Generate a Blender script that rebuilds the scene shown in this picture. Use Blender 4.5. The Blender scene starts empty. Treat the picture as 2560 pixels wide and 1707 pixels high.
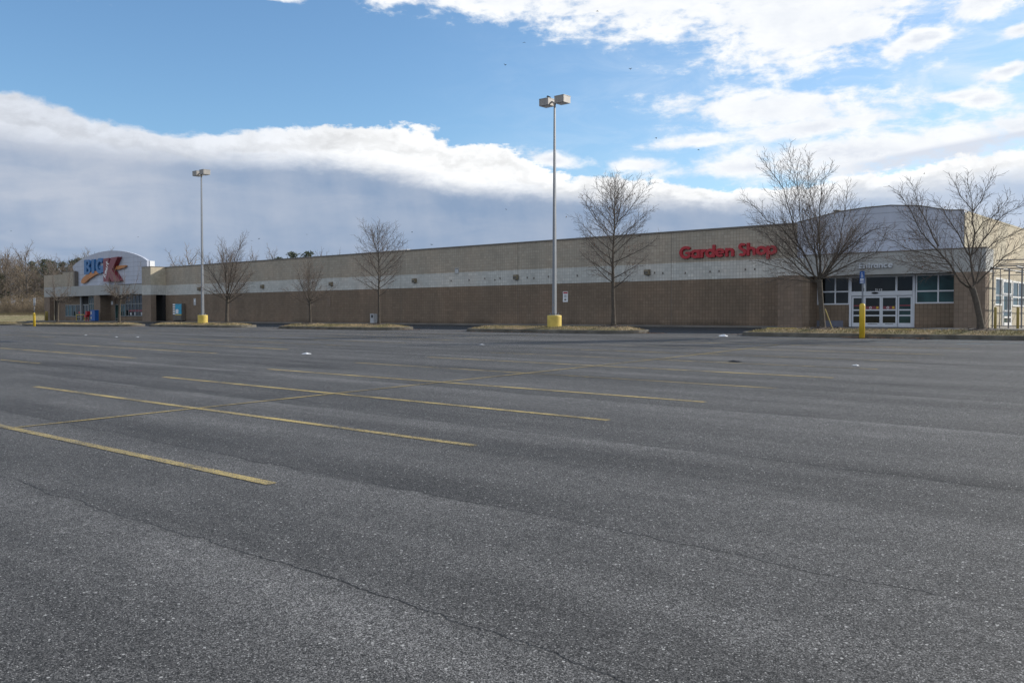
import bpy, math, random
import numpy as np
from mathutils import Vector, Matrix
R = math.radians
random.seed(7)
S = bpy.context.scene
COL = S.collection

# ------------------------------------------------------------------ camera, world, sun, exposure
cam = bpy.data.objects.new("camera", bpy.data.cameras.new("camera")); COL.objects.link(cam)
cam.location = (0, 0, 1.685)
cam.data.sensor_width = 36.0
cam.data.lens = 36.0 * 2263.0 / 2560.0
cam.data.clip_start = 0.1; cam.data.clip_end = 6000
cam.rotation_euler = (R(90 - 1.627), 0, R(41.026))
S.camera = cam

SUN_AZ, SUN_EL = 32.0, 25.4           # azimuth measured from +Y towards +X
sdir = Vector((math.sin(R(SUN_AZ)) * math.cos(R(SUN_EL)), math.cos(R(SUN_AZ)) * math.cos(R(SUN_EL)), math.sin(R(SUN_EL))))
sun = bpy.data.objects.new("sun", bpy.data.lights.new("sun", 'SUN')); COL.objects.link(sun)
sun.data.energy = 5.0; sun.data.angle = R(0.53); sun.data.color = (1.0, 0.93, 0.82)
sun.rotation_euler = sdir.to_track_quat('Z', 'Y').to_euler()

S.view_settings.view_transform = 'Standard'; S.view_settings.look = 'None'
S.view_settings.exposure = 0.0; S.view_settings.gamma = 1.0; S.view_settings.use_curve_mapping = False

class NT:
    """small node helper"""
    def __init__(s, tree): s.t = tree; s.n = tree.nodes; s.l = tree.links
    def node(s, kind, **kw):
        n = s.n.new(kind)
        for k, v in kw.items():
            if k == 'ins':
                for a, b in v.items(): s.put(n.inputs[a], b)
            else: setattr(n, k, v)
        return n
    def put(s, sock, v):
        if hasattr(v, 'bl_rna') and isinstance(v, bpy.types.NodeSocket): s.l.new(v, sock)
        else: sock.default_value = v
    def m(s, op, a, b=0.0, c=0.0, clamp=False):
        n = s.n.new('ShaderNodeMath'); n.operation = op; n.use_clamp = clamp
        for i, v in enumerate((a, b, c)): s.put(n.inputs[i], v)
        return n.outputs[0]
    def ss(s, x, lo, hi, a=0.0, b=1.0):
        n = s.n.new('ShaderNodeMapRange'); n.interpolation_type = 'SMOOTHSTEP'
        for k, v in zip(('Value', 'From Min', 'From Max', 'To Min', 'To Max'), (x, lo, hi, a, b)): s.put(n.inputs[k], v)
        return n.outputs[0]
    def lin(s, x, lo, hi, a=0.0, b=1.0):
        n = s.n.new('ShaderNodeMapRange')
        for k, v in zip(('Value', 'From Min', 'From Max', 'To Min', 'To Max'), (x, lo, hi, a, b)): s.put(n.inputs[k], v)
        return n.outputs[0]
    def mix(s, f, a, b, blend='MIX'):
        n = s.n.new('ShaderNodeMix'); n.data_type = 'RGBA'; n.blend_type = blend
        s.put(n.inputs[0], f)
        for i, v in ((6, a), (7, b)):
            if isinstance(v, (tuple, list)): v = tuple(v) + (1.0,) if len(v) == 3 else v
            s.put(n.inputs[i], v)
        return n.outputs[2]
    def comb(s, x, y, z):
        n = s.n.new('ShaderNodeCombineXYZ')
        for i, v in enumerate((x, y, z)): s.put(n.inputs[i], v)
        return n.outputs[0]
    def noise(s, vec, scale, detail=4.0, rough=0.55, dist=0.0):
        n = s.n.new('ShaderNodeTexNoise'); s.put(n.inputs['Vector'], vec)
        for k, v in (('Scale', scale), ('Detail', detail), ('Roughness', rough), ('Distortion', dist)): s.put(n.inputs[k], v)
        return n.outputs[0]
    def curve(s, x, pts):
        n = s.n.new('ShaderNodeFloatCurve'); c = n.mapping.curves[0]
        while len(c.points) < len(pts): c.points.new(0.5, 0.5)
        for p, (a, b) in zip(c.points, pts): p.location = (a, b); p.handle_type = 'AUTO'
        n.mapping.update(); s.put(n.inputs['Value'], x)
        return n.outputs[0]

# ---- sky: Nishita dome plus clouds laid out by direction (azimuth, elevation)
W = bpy.data.worlds.new("World"); S.world = W; W.use_nodes = True
w = NT(W.node_tree); w.n.clear()
sky = w.node('ShaderNodeTexSky', sky_type='NISHITA', sun_disc=False, sun_elevation=R(SUN_EL), sun_rotation=R(SUN_AZ), air_density=1.0, dust_density=0.6, ozone_density=1.4, altitude=100)
tc = w.node('ShaderNodeTexCoord'); sep = w.node('ShaderNodeSeparateXYZ'); w.l.new(tc.outputs['Generated'], sep.inputs[0])
dx, dy, dz = sep.outputs
az = w.m('DEGREES' if False else 'MULTIPLY', w.m('ARCTAN2', dx, dy), 57.29578)
el = w.m('MULTIPLY', w.m('ARCSINE', dz), 57.29578)
ang = w.comb(az, w.m('MULTIPLY', el, 1.9), 0.0)
n_big = w.noise(ang, 0.11, 3, 0.5)
n_mid = w.noise(ang, 0.42, 7, 0.58, 0.4)
n_fine = w.noise(ang, 1.3, 6, 0.6)
n_wisp = w.noise(w.comb(az, w.m('MULTIPLY', el, 3.2), 3.7), 0.22, 8, 0.62, 0.6)
U0, U1, V1 = -75.0, -5.0, 20.0
u = w.lin(az, U0, U1)
def crv(pts): return w.m('MULTIPLY', w.curve(u, [((a - U0) / (U1 - U0), b / V1) for a, b in pts]), V1)
edge = crv([(-75, 12.2), (-70.3, 12.1), (-68.4, 11.9), (-65.4, 11.2), (-63.4, 10.8), (-61.5, 10.65), (-59.5, 10.75), (-57.2, 11.1), (-54.8, 11.45), (-51.7, 11.7), (-49.5, 11.6), (-46.5, 11.5), (-45, 10.95), (-43, 10.7), (-40.8, 10.1), (-38.5, 9.1), (-36.7, 8.75), (-34, 8.5), (-31.5, 8.1), (-27, 7.8), (-22, 7.9), (-17, 8.6), (-11, 9.2), (-5, 9.4)])
rim = crv([(-75, 9.6), (-70.4, 9.9), (-64.3, 9.5), (-57.7, 9.5), (-53, 9.5), (-49.3, 9.0), (-46, 8.35), (-41.8, 7.9), (-38, 7.7), (-32, 7.2), (-25.8, 6.9), (-17, 7.6), (-11, 8.0), (-5, 8.0)])
# the long cloud bank
puff = w.ss(az, -61.0, -50.0, 0.55, 1.0)
lump = w.m('MULTIPLY', w.m('ADD', w.m('MULTIPLY', w.m('SUBTRACT', n_mid, 0.5), 2.0), w.m('MULTIPLY', w.m('SUBTRACT', n_fine, 0.5), 1.1)), puff)
db = w.m('SUBTRACT', w.m('ADD', edge, lump), el)
soft = w.ss(az, -66.0, -52.0, 0.42, 0.26)
bank = w.ss(db, -0.1, soft)
drim = w.m('SUBTRACT', w.m('ADD', rim, w.m('ADD', w.m('MULTIPLY', lump, 0.45), w.m('MULTIPLY', w.m('SUBTRACT', n_wisp, 0.5), 1.2))), el)
shade = w.ss(drim, -0.7, 0.9)
rim_lum = w.ss(az, -68.0, -44.0, 0.86, 1.04)
n_lobe = w.noise(w.comb(az, w.m('MULTIPLY', el, 1.5), 21.0), 0.30, 8, 0.62, 0.7)
tier = w.m('MULTIPLY', w.ss(w.m('ADD', db, w.m('MULTIPLY', w.m('SUBTRACT', n_mid, 0.5), 1.6)), 0.5, 1.15), w.ss(w.m('ADD', db, w.m('MULTIPLY', w.m('SUBTRACT', n_mid, 0.5), 1.6)), 1.75, 1.2))
lit_lum = w.m('MULTIPLY', rim_lum, w.m('SUBTRACT', w.lin(n_lobe, 0.32, 0.58, 0.90, 1.05), w.m('MULTIPLY', tier, 0.12)))
rim_col = w.mix(w.ss(az, -66, -46), (0.86, 0.91, 1.0), (0.98, 0.99, 1.0))
rim_rgb = w.mix(1.0, rim_col, w.comb(lit_lum, lit_lum, lit_lum), 'MULTIPLY')
gtop = w.ss(az, -30.0, -12.0, 0.0, 1.0)
g_low = w.mix(gtop, (0.27, 0.37, 0.535), (0.50, 0.60, 0.76))
g_high = w.mix(gtop, (0.50, 0.555, 0.66), (0.70, 0.75, 0.84))
virga = w.noise(w.comb(w.m('ADD', az, w.m('MULTIPLY', el, 0.12)), w.m('MULTIPLY', el, 0.45), 9.0), 0.26, 5, 0.55)
left_ = w.ss(az, -57.0, -68.0)
band = w.noise(w.comb(w.m('MULTIPLY', az, 0.3), w.m('MULTIPLY', el, 1.0), 15.0), 0.5, 4, 0.5, 0.5)
g0 = w.m('ADD', w.lin(el, 1.0, 8.5, 0.10, 0.48), w.m('MULTIPLY', left_, w.ss(el, 3.5, 9.0, 0.04, 0.44)))
g1 = w.m('ADD', w.m('MULTIPLY', w.m('SUBTRACT', n_wisp, 0.5), 0.55), w.m('MULTIPLY', w.m('SUBTRACT', virga, 0.5), w.ss(el, 2.0, 6.0, 0.3, 1.35)))
g2 = w.m('MULTIPLY', w.m('SUBTRACT', band, 0.47), w.m('ADD', 0.35, w.m('MULTIPLY', left_, 1.3)))
gmix = w.m('ADD', w.m('ADD', g0, g1), w.m('SUBTRACT', g2, w.m('MULTIPLY', w.m('MULTIPLY', w.ss(drim, 0.3, 1.0), w.ss(drim, 2.4, 1.0)), 0.22)), 0.0, True)
grey = w.mix(gmix, g_low, g_high)
bank_rgb = w.mix(shade, rim_rgb, grey)
# scattered cumulus of the upper right and added ones out of view, each an ellipse with a ragged edge: azimuth, elevation, half width, half height, tilt
warp_a = w.m('ADD', az, w.m('MULTIPLY', w.m('SUBTRACT', n_big, 0.5), 4.0))
blobs = [(-48.6, 19.7, 2.6, 1.1, -6), (-42.6, 19.6, 5.0, 1.5, -3), (-33.5, 19.2, 8.5, 2.5, -6), (-24.0, 17.6, 7.2, 3.2, -4), (-19.5, 20.5, 7.0, 2.2, 0), (-20.5, 16.2, 3.4, 1.3, 8),
         (-13.2, 17.0, 2.3, 0.75, 14), (-16.6, 15.4, 1.7, 0.65, 4), (-18.2, 14.9, 1.1, 0.5, 0), (-11.6, 15.3, 1.0, 0.4, 10),
         (-24.6, 12.2, 7.0, 1.25, -3), (-22.6, 11.1, 5.2, 0.8, 4), (-14.8, 12.2, 2.5, 0.38, 4), (-13.4, 11.9, 1.5, 0.7, -6), (-12.0, 13.3, 1.6, 0.45, 14),
         (-29.8, 10.6, 3.6, 0.42, 4), (-19.0, 9.6, 12.0, 1.5, 3), (-12.0, 10.2, 8.0, 1.1, 5), (-26.0, 9.0, 6.0, 0.7, 2), (-38.2, 9.7, 2.2, 0.55, -8), (-33.5, 9.3, 2.2, 0.4, 0), (-56.0, 18.7, 1.6, 0.25, -5),
         (130, 32, 60, 16, 0), (-160, 30, 60, 16, 0), (60, 40, 25, 9, 0), (-110, 45, 22, 8, 0)]  # added clouds out of view; those behind the camera whiten the fill light
field = None
for (ca, ce, ra, re, ti) in blobs:
    a = w.m('SUBTRACT', warp_a if ca < 0 and ca > -70 else az, ca); e = w.m('SUBTRACT', el, ce)
    c, s_ = math.cos(R(ti)), math.sin(R(ti))
    p = w.m('MULTIPLY_ADD', a, c / ra, w.m('MULTIPLY', e, s_ / ra)); q = w.m('MULTIPLY_ADD', e, c / re, w.m('MULTIPLY', a, -s_ / re))
    d = w.m('SUBTRACT', 1.0, w.m('SQRT', w.m('ADD', w.m('MULTIPLY', p, p), w.m('MULTIPLY', q, q))))
    field = d if field is None else w.m('SMOOTH_MAX', field, d, 0.12)
rag = w.m('ADD', w.m('MULTIPLY', w.m('SUBTRACT', n_mid, 0.5), 1.7), w.m('ADD', w.m('MULTIPLY', w.m('SUBTRACT', n_wisp, 0.5), 1.5), w.m('MULTIPLY', w.m('SUBTRACT', n_fine, 0.5), 1.05)))
fd = w.m('ADD', field, rag)
cum = w.ss(fd, -0.32, w.ss(el, 9.0, 15.0, 0.75, 0.42))
cum_in = w.m('MULTIPLY', w.ss(fd, 0.45, 1.25), w.ss(n_big, 0.42, 0.62, 0.15, 0.8))
streak_g = w.m('MULTIPLY', w.ss(w.m('ABSOLUTE', w.m('SUBTRACT', el, w.m('ADD', 9.3, w.m('MULTIPLY', w.m('ADD', az, 14.0), 0.12)))), 0.75, 0.1), w.m('MULTIPLY', w.ss(az, -24, -16), w.ss(az, 0, -8)))
cum_in = w.m('MAXIMUM', cum_in, w.m('MULTIPLY', streak_g, 1.6), 0.0, True)
cum_rgb = w.mix(cum_in, w.mix(w.ss(n_mid, 0.35, 0.62), (0.90, 0.935, 0.985), (1.0, 1.02, 1.04)), (0.72, 0.77, 0.87))
# thin veil brightening the clear air on the sun's side and low down
veil = w.m('MULTIPLY', w.ss(az, -50, -10), w.ss(n_wisp, 0.36, 0.72, 0.22, 0.85), 0.0, True)
veil = w.m('MULTIPLY', veil, w.ss(el, 22, 7, 0.55, 1.0))
SKY = 0.142
blue = w.mix(1.0, sky.outputs[0], (SKY * 0.80, SKY * 1.02, SKY * 1.18), 'MULTIPLY')
c1 = w.mix(veil, blue, (0.80, 0.90, 1.02))
c2 = w.mix(cum, c1, cum_rgb)
c3 = w.mix(bank, c2, bank_rgb)
cfin = w.mix(w.ss(el, -1.5, -0.2), (0.10, 0.10, 0.10), c3)
bg = w.node('ShaderNodeBackground'); w.l.new(cfin, bg.inputs[0]); bg.inputs[1].default_value = 1.0
wo = w.node('ShaderNodeOutputWorld'); w.l.new(bg.outputs[0], wo.inputs[0])
W.cycles.sampling_method = 'MANUAL'; W.cycles.sample_map_resolution = 1024

# ------------------------------------------------------------------ helpers
class MB:
    """collects faces, build() links them as ONE mesh object"""
    def __init__(s): s.v = []; s.f = []
    def poly(s, pts):
        b = len(s.v); s.v += [tuple(p) for p in pts]; s.f.append(tuple(range(b, b + len(pts)))); return s
    def box(s, x0, x1, y0, y1, z0, z1):
        b = len(s.v)
        s.v += [(x0, y0, z0), (x1, y0, z0), (x1, y1, z0), (x0, y1, z0), (x0, y0, z1), (x1, y0, z1), (x1, y1, z1), (x0, y1, z1)]
        s.f += [tuple(b + i for i in q) for q in ((3, 2, 1, 0), (4, 5, 6, 7), (0, 1, 5, 4), (1, 2, 6, 5), (2, 3, 7, 6), (3, 0, 4, 7))]; return s
    def tube(s, pts, rad, n=8, caps=True, rot=0.0):
        b = len(s.v); m = len(pts)
        for i in range(m):
            p = pts[i]; a = pts[max(0, i - 1)]; c = pts[min(m - 1, i + 1)]
            t = Vector((c[0] - a[0], c[1] - a[1], c[2] - a[2])); t.normalize()
            r = Vector((0, 1, 0)) if abs(t.y) < 0.8 else Vector((1, 0, 0))
            e1 = t.cross(r); e1.normalize(); e2 = t.cross(e1)
            q = rad[i] if hasattr(rad, '__len__') else rad
            for k in range(n):
                th = rot + 2 * math.pi * k / n; cc, ss = math.cos(th) * q, math.sin(th) * q
                s.v.append((p[0] + e1.x * cc + e2.x * ss, p[1] + e1.y * cc + e2.y * ss, p[2] + e1.z * cc + e2.z * ss))
        for i in range(m - 1):
            for k in range(n):
                k2 = (k + 1) % n; s.f.append((b + i * n + k, b + i * n + k2, b + (i + 1) * n + k2, b + (i + 1) * n + k))
        if caps:
            s.f.append(tuple(b + k for k in reversed(range(n)))); s.f.append(tuple(b + (m - 1) * n + k for k in range(n)))
        return s
    def lathe(s, x, y, prof, n=24):
        b = len(s.v); m = len(prof)
        for (r, z) in prof:
            for k in range(n):
                th = 2 * math.pi * k / n; s.v.append((x + r * math.cos(th), y + r * math.sin(th), z))
        for i in range(m - 1):
            for k in range(n):
                k2 = (k + 1) % n; s.f.append((b + i * n + k, b + i * n + k2, b + (i + 1) * n + k2, b + (i + 1) * n + k))
        s.f.append(tuple(b + k for k in reversed(range(n)))); s.f.append(tuple(b + (m - 1) * n + k for k in range(n))); return s
    def prism(s, pts, y0, y1):
        """outline in (x, z), thick from y0 (front) to y1"""
        n = len(pts); b = len(s.v)
        s.v += [(p[0], y0, p[1]) for p in pts] + [(p[0], y1, p[1]) for p in pts]
        s.f.append(tuple(b + i for i in range(n))); s.f.append(tuple(b + n + i for i in reversed(range(n))))
        for i in range(n):
            j = (i + 1) % n; s.f.append((b + j, b + i, b + n + i, b + n + j))
        return s
    def build(s, name, mat, parent=None, smooth=False):
        me = bpy.data.meshes.new(name); me.from_pydata(s.v, [], s.f); me.update()
        if smooth: me.polygons.foreach_set('use_smooth', [True] * len(me.polygons))
        me.materials.append(mat)
        o = bpy.data.objects.new(name, me); COL.objects.link(o)
        if parent is not None: o.parent = parent
        return o
def bx(name, mat, parent, *a): return MB().box(*a).build(name, mat, parent)
def tag(o, label, cat=None, group=None, kind=None):
    if label: o['label'] = label
    if cat: o['category'] = cat
    if group: o['group'] = group
    if kind: o['kind'] = kind
    return o
def empty(name, loc=(0, 0, 0), label=None, cat=None, group=None, rz=0.0):
    o = bpy.data.objects.new(name, None); COL.objects.link(o); o.location = loc; o.rotation_euler = (0, 0, rz)
    o.empty_display_size = 0.2
    return tag(o, label, cat, group)
def copy_tree(o, parent=None, label=None):
    c = o.copy(); COL.objects.link(c)
    if parent is not None: c.parent = parent
    if label: c['label'] = label
    for ch in list(o.children): copy_tree(ch, c)
    return c

# ---- glyphs: union of strokes as a distance field, contoured and extruded
def g_ring(cx, cz, r, wd, a0=0, a1=360, sx=1.0):
    def f(X, Z):
        dx = (X - cx) / sx; dz = Z - cz; d = np.abs(np.hypot(dx, dz) - r) - wd / 2
        if a1 - a0 < 360:
            mid, half = R((a0 + a1) / 2), R((a1 - a0) / 2)
            th = np.abs((np.arctan2(dz, dx) - mid + math.pi) % (2 * math.pi) - math.pi)
            d = np.maximum(d, (th - half) * np.hypot(dx, dz))
        return d
    return f
def g_bar(x0, z0, x1, z1): return lambda X, Z: np.maximum(np.abs(X - (x0 + x1) / 2) - abs(x1 - x0) / 2, np.abs(Z - (z0 + z1) / 2) - abs(z1 - z0) / 2)
def g_disc(cx, cz, r): return lambda X, Z: np.hypot(X - cx, Z - cz) - r
def g_seg(x0, z0, x1, z1, wd):
    def f(X, Z):
        ax, az_ = x1 - x0, z1 - z0; t = np.clip(((X - x0) * ax + (Z - z0) * az_) / (ax * ax + az_ * az_), 0, 1)
        return np.hypot(X - x0 - t * ax, Z - z0 - t * az_) - wd / 2
    return f
def g_poly(P):
    def f(X, Z):
        d = np.full(X.shape, 1e9); ins = np.zeros(X.shape, bool)
        for i in range(len(P)):
            (x0, z0), (x1, z1) = P[i - 1], P[i]
            d = np.minimum(d, g_seg(x0, z0, x1, z1, 0)(X, Z))
            if z0 != z1:
                c = ((z0 > Z) != (z1 > Z)) & (X < (x1 - x0) * (Z - z0) / (z1 - z0) + x0); ins ^= c
        return np.where(ins, -d, d)
    return f
def glyph(mb, strokes, cell, y0, y1, cut=()):
    """adds the union of strokes (minus cut) to mb: front face at y0, back at y1"""
    big = np.linspace(-40, 40, 5)
    lo = [-130, -5]; hi = [5, 40]
    # find bounds with a coarse pass
    gx = np.arange(strokes_box[0], strokes_box[1], cell); gz = np.arange(strokes_box[2], strokes_box[3], cell)
    X, Z = np.meshgrid(gx, gz, indexing='ij')
    D = np.full(X.shape, 1e9)
    for s in strokes: D = np.minimum(D, s(X, Z))
    for s in cut: D = np.maximum(D, -s(X, Z))
    D[0, :] = D[-1, :] = 1; D[:, 0] = D[:, -1] = 1
    idx = {}
    def vert(key, x, z, y):
        k = (key, y)
        if k not in idx: idx[k] = len(mb.v); mb.v.append((x, y, z))
        return idx[k]
    nx, nz = D.shape
    for i in range(nx - 1):
        col = D[i:i + 2]
        if col.min() >= 0: continue
        for j in range(nz - 1):
            q = [(i, j), (i + 1, j), (i + 1, j + 1), (i, j + 1)]
            dv = [D[a] for a in q]
            if min(dv) >= 0: continue
            loop = []
            for k in range(4):
                a, b = q[k], q[(k + 1) % 4]; da, dbb = dv[k], dv[(k + 1) % 4]
                if da < 0: loop.append((a, gx[a[0]], gz[a[1]], False))
                if (da < 0) != (dbb < 0):
                    t = da / (da - dbb); key = (min(a, b), max(a, b))
                    loop.append((key, gx[a[0]] + t * (gx[b[0]] - gx[a[0]]), gz[a[1]] + t * (gz[b[1]] - gz[a[1]]), True))
            mb.f.append(tuple(vert(k, x, z, y0) for k, x, z, e in loop))
            mb.f.append(tuple(vert(k, x, z, y1) for k, x, z, e in reversed(loop)))
            n = len(loop)
            for k in range(n):
                A, B = loop[k], loop[(k + 1) % n]
                if A[3] and B[3]:
                    mb.f.append((vert(B[0], B[1], B[2], y0), vert(A[0], A[1], A[2], y0), vert(A[0], A[1], A[2], y1), vert(B[0], B[1], B[2], y1)))
    return mb
strokes_box = (0, 1, 0, 1)
def make_glyph(name, mat, parent, strokes, box, cell, y0, y1, cut=()):
    global strokes_box
    strokes_box = (box[0] - 2 * cell, box[1] + 2.5 * cell, box[2] - 2 * cell, box[3] + 2.5 * cell)
    return glyph(MB(), strokes, cell, y0, y1, cut).build(name, mat, parent)

# ------------------------------------------------------------------ materials
def newmat(name):
    m = bpy.data.materials.new(name); m.use_nodes = True
    t = NT(m.node_tree); b = t.n['Principled BSDF']
    return m, t, b
def simple(name, col, rough=0.6, metal=0.0, var=0.12, scale=3.0, bump=0.0, spec=0.5, streak=False):
    m, t, b = newmat(name)
    tcn = t.node('ShaderNodeTexCoord'); v = tcn.outputs['Object']
    if streak:
        mp = t.node('ShaderNodeMapping'); t.l.new(v, mp.inputs[0]); mp.inputs['Scale'].default_value = (1, 1, 0.12); v = mp.outputs[0]
    n = t.noise(v, scale, 6, 0.6)
    k = t.lin(n, 0.25, 0.75, 1 - var, 1 + var)
    c = t.mix(1.0, tuple(col), t.comb(k, k, k), 'MULTIPLY')
    t.l.new(c, b.inputs['Base Color']); b.inputs['Roughness'].default_value = rough; b.inputs['Metallic'].default_value = metal
    b.inputs['Specular IOR Level'].default_value = spec
    if bump:
        bn = t.node('ShaderNodeBump'); bn.inputs['Strength'].default_value = bump; bn.inputs['Distance'].default_value = 0.02
        t.l.new(n, bn.inputs['Height']); t.l.new(bn.outputs[0], b.inputs['Normal'])
    return m
def block_wall(name, col, mortar=0.5, stain_shade=0.12, u=0.203, spec=0.25, bottom_dirt=0.0):
    """painted split-face block: scored joints every 8 inches, per-block tone, dirt streaks"""
    m, t, b = newmat(name)
    tcn = t.node('ShaderNodeTexCoord'); sp = t.node('ShaderNodeSeparateXYZ'); t.l.new(tcn.outputs['Object'], sp.inputs[0])
    X = t.m('ADD', sp.outputs[0], sp.outputs[1]); Z = sp.outputs[2]
    bu = t.m('DIVIDE', X, u); bv = t.m('DIVIDE', Z, 0.203)
    fu = t.m('FRACT', bu); fv = t.m('FRACT', bv)
    ju = t.ss(t.m('ABSOLUTE', t.m('SUBTRACT', fu, 0.5)), 0.445, 0.475); jv = t.ss(t.m('ABSOLUTE', t.m('SUBTRACT', fv, 0.5)), 0.455, 0.485)
    wn = t.node('ShaderNodeTexWhiteNoise', noise_dimensions='2D')
    t.l.new(t.comb(t.m('FLOOR', bu), t.m('FLOOR', bv), 0), wn.inputs['Vector'])
    wn2 = t.node('ShaderNodeTexWhiteNoise', noise_dimensions='2D')
    t.l.new(t.comb(t.m('FLOOR', t.m('MULTIPLY', bu, 0.5)), t.m('FLOOR', bv), 5), wn2.inputs['Vector'])
    stn = t.noise(t.comb(t.m('MULTIPLY', X, 0.9), t.m('MULTIPLY', Z, 0.16), 0), 1.0, 5, 0.6)
    blot = t.noise(t.comb(X, Z, 2), 0.35, 5, 0.6)
    grain = t.noise(t.comb(X, Z, 0), 28.0, 3, 0.6)
    k = t.m('ADD', 1.0, t.m('MULTIPLY', t.m('SUBTRACT', wn.outputs[0], 0.5), 0.13))
    k = t.m('MULTIPLY', k, t.lin(wn2.outputs[0], 0, 1, 0.93, 1.07))
    k = t.m('MULTIPLY', k, t.lin(stn, 0.3, 0.7, 1 - stain_shade, 1 + stain_shade * 0.5))
    k = t.m('MULTIPLY', k, t.lin(blot, 0.3, 0.7, 1 - stain_shade, 1 + stain_shade * 0.6))
    k = t.m('MULTIPLY', k, t.lin(grain, 0.3, 0.7, 0.9, 1.1))
    jstr = t.lin(wn2.outputs[0], 0, 1, 0.35, 1.0)
    jmask = t.m('MAXIMUM', t.m('MULTIPLY', ju, jstr), t.m('MULTIPLY', jv, t.m('MULTIPLY', jstr, 0.85)))
    k = t.m('MULTIPLY', k, t.m('SUBTRACT', 1.0, t.m('MULTIPLY', jmask, mortar)))
    if bottom_dirt:
        dirt = t.ss(t.m('ADD', Z, t.m('MULTIPLY', t.m('SUBTRACT', blot, 0.5), 0.8)), 0.95, 1.45, bottom_dirt, 1.0); k = t.m('MULTIPLY', k, dirt)
    hue = t.mix(t.ss(blot, 0.4, 0.7, 0.0, 0.35), tuple(col), (col[0] * 1.08, col[1] * 0.94, col[2] * 0.86))
    c = t.mix(1.0, hue, t.comb(k, k, k), 'MULTIPLY')
    t.l.new(c, b.inputs['Base Color']); b.inputs['Roughness'].default_value = 0.85; b.inputs['Specular IOR Level'].default_value = spec
    h = t.m('ADD', t.m('MULTIPLY', jmask, -1.0), t.m('MULTIPLY', grain, 0.5))
    bn = t.node('ShaderNodeBump'); bn.inputs['Strength'].default_value = 0.5; bn.inputs['Distance'].default_value = 0.012
    t.l.new(h, bn.inputs['Height']); t.l.new(bn.outputs[0], b.inputs['Normal'])
    return m
def stucco(name, col, joints=None, var=0.06):
    """smooth panel finish, faint vertical weather streaks, optional horizontal joints at given z"""
    m, t, b = newmat(name)
    tcn = t.node('ShaderNodeTexCoord'); sp = t.node('ShaderNodeSeparateXYZ'); t.l.new(tcn.outputs['Object'], sp.inputs[0])
    X = t.m('ADD', sp.outputs[0], sp.outputs[1]); Z = sp.outputs[2]
    n1 = t.noise(t.comb(t.m('MULTIPLY', X, 1.6), t.m('MULTIPLY', Z, 0.12), 0), 1.0, 6, 0.6); n2 = t.noise(t.comb(X, Z, 4), 0.5, 4, 0.5)
    k = t.m('MULTIPLY', t.lin(n1, 0.3, 0.7, 1 - var * 1.6, 1 + var), t.lin(n2, 0.3, 0.7, 1 - var, 1 + var))
    for z in (joints or ()):
        k = t.m('MULTIPLY', k, t.ss(t.m('ABSOLUTE', t.m('SUBTRACT', Z, z)), 0.012, 0.03, 0.72, 1.0))
    t.l.new(t.mix(1.0, tuple(col), t.comb(k, k, k), 'MULTIPLY'), b.inputs['Base Color'])
    b.inputs['Roughness'].default_value = 0.8; b.inputs['Specular IOR Level'].default_value = 0.3
    return m
def glass(name, col=(0.010, 0.013, 0.012), rough=0.04):
    m, t, b = newmat(name)
    tcn = t.node('ShaderNodeTexCoord'); n = t.noise(tcn.outputs['Object'], 0.9, 3, 0.5)
    k = t.lin(n, 0.35, 0.65, 0.5, 1.9)
    t.l.new(t.mix(1.0, tuple(col), t.comb(k, k, k), 'MULTIPLY'), b.inputs['Base Color'])
    b.inputs['Roughness'].default_value = rough; b.inputs['Specular IOR Level'].default_value = 0.36
    return m

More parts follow.
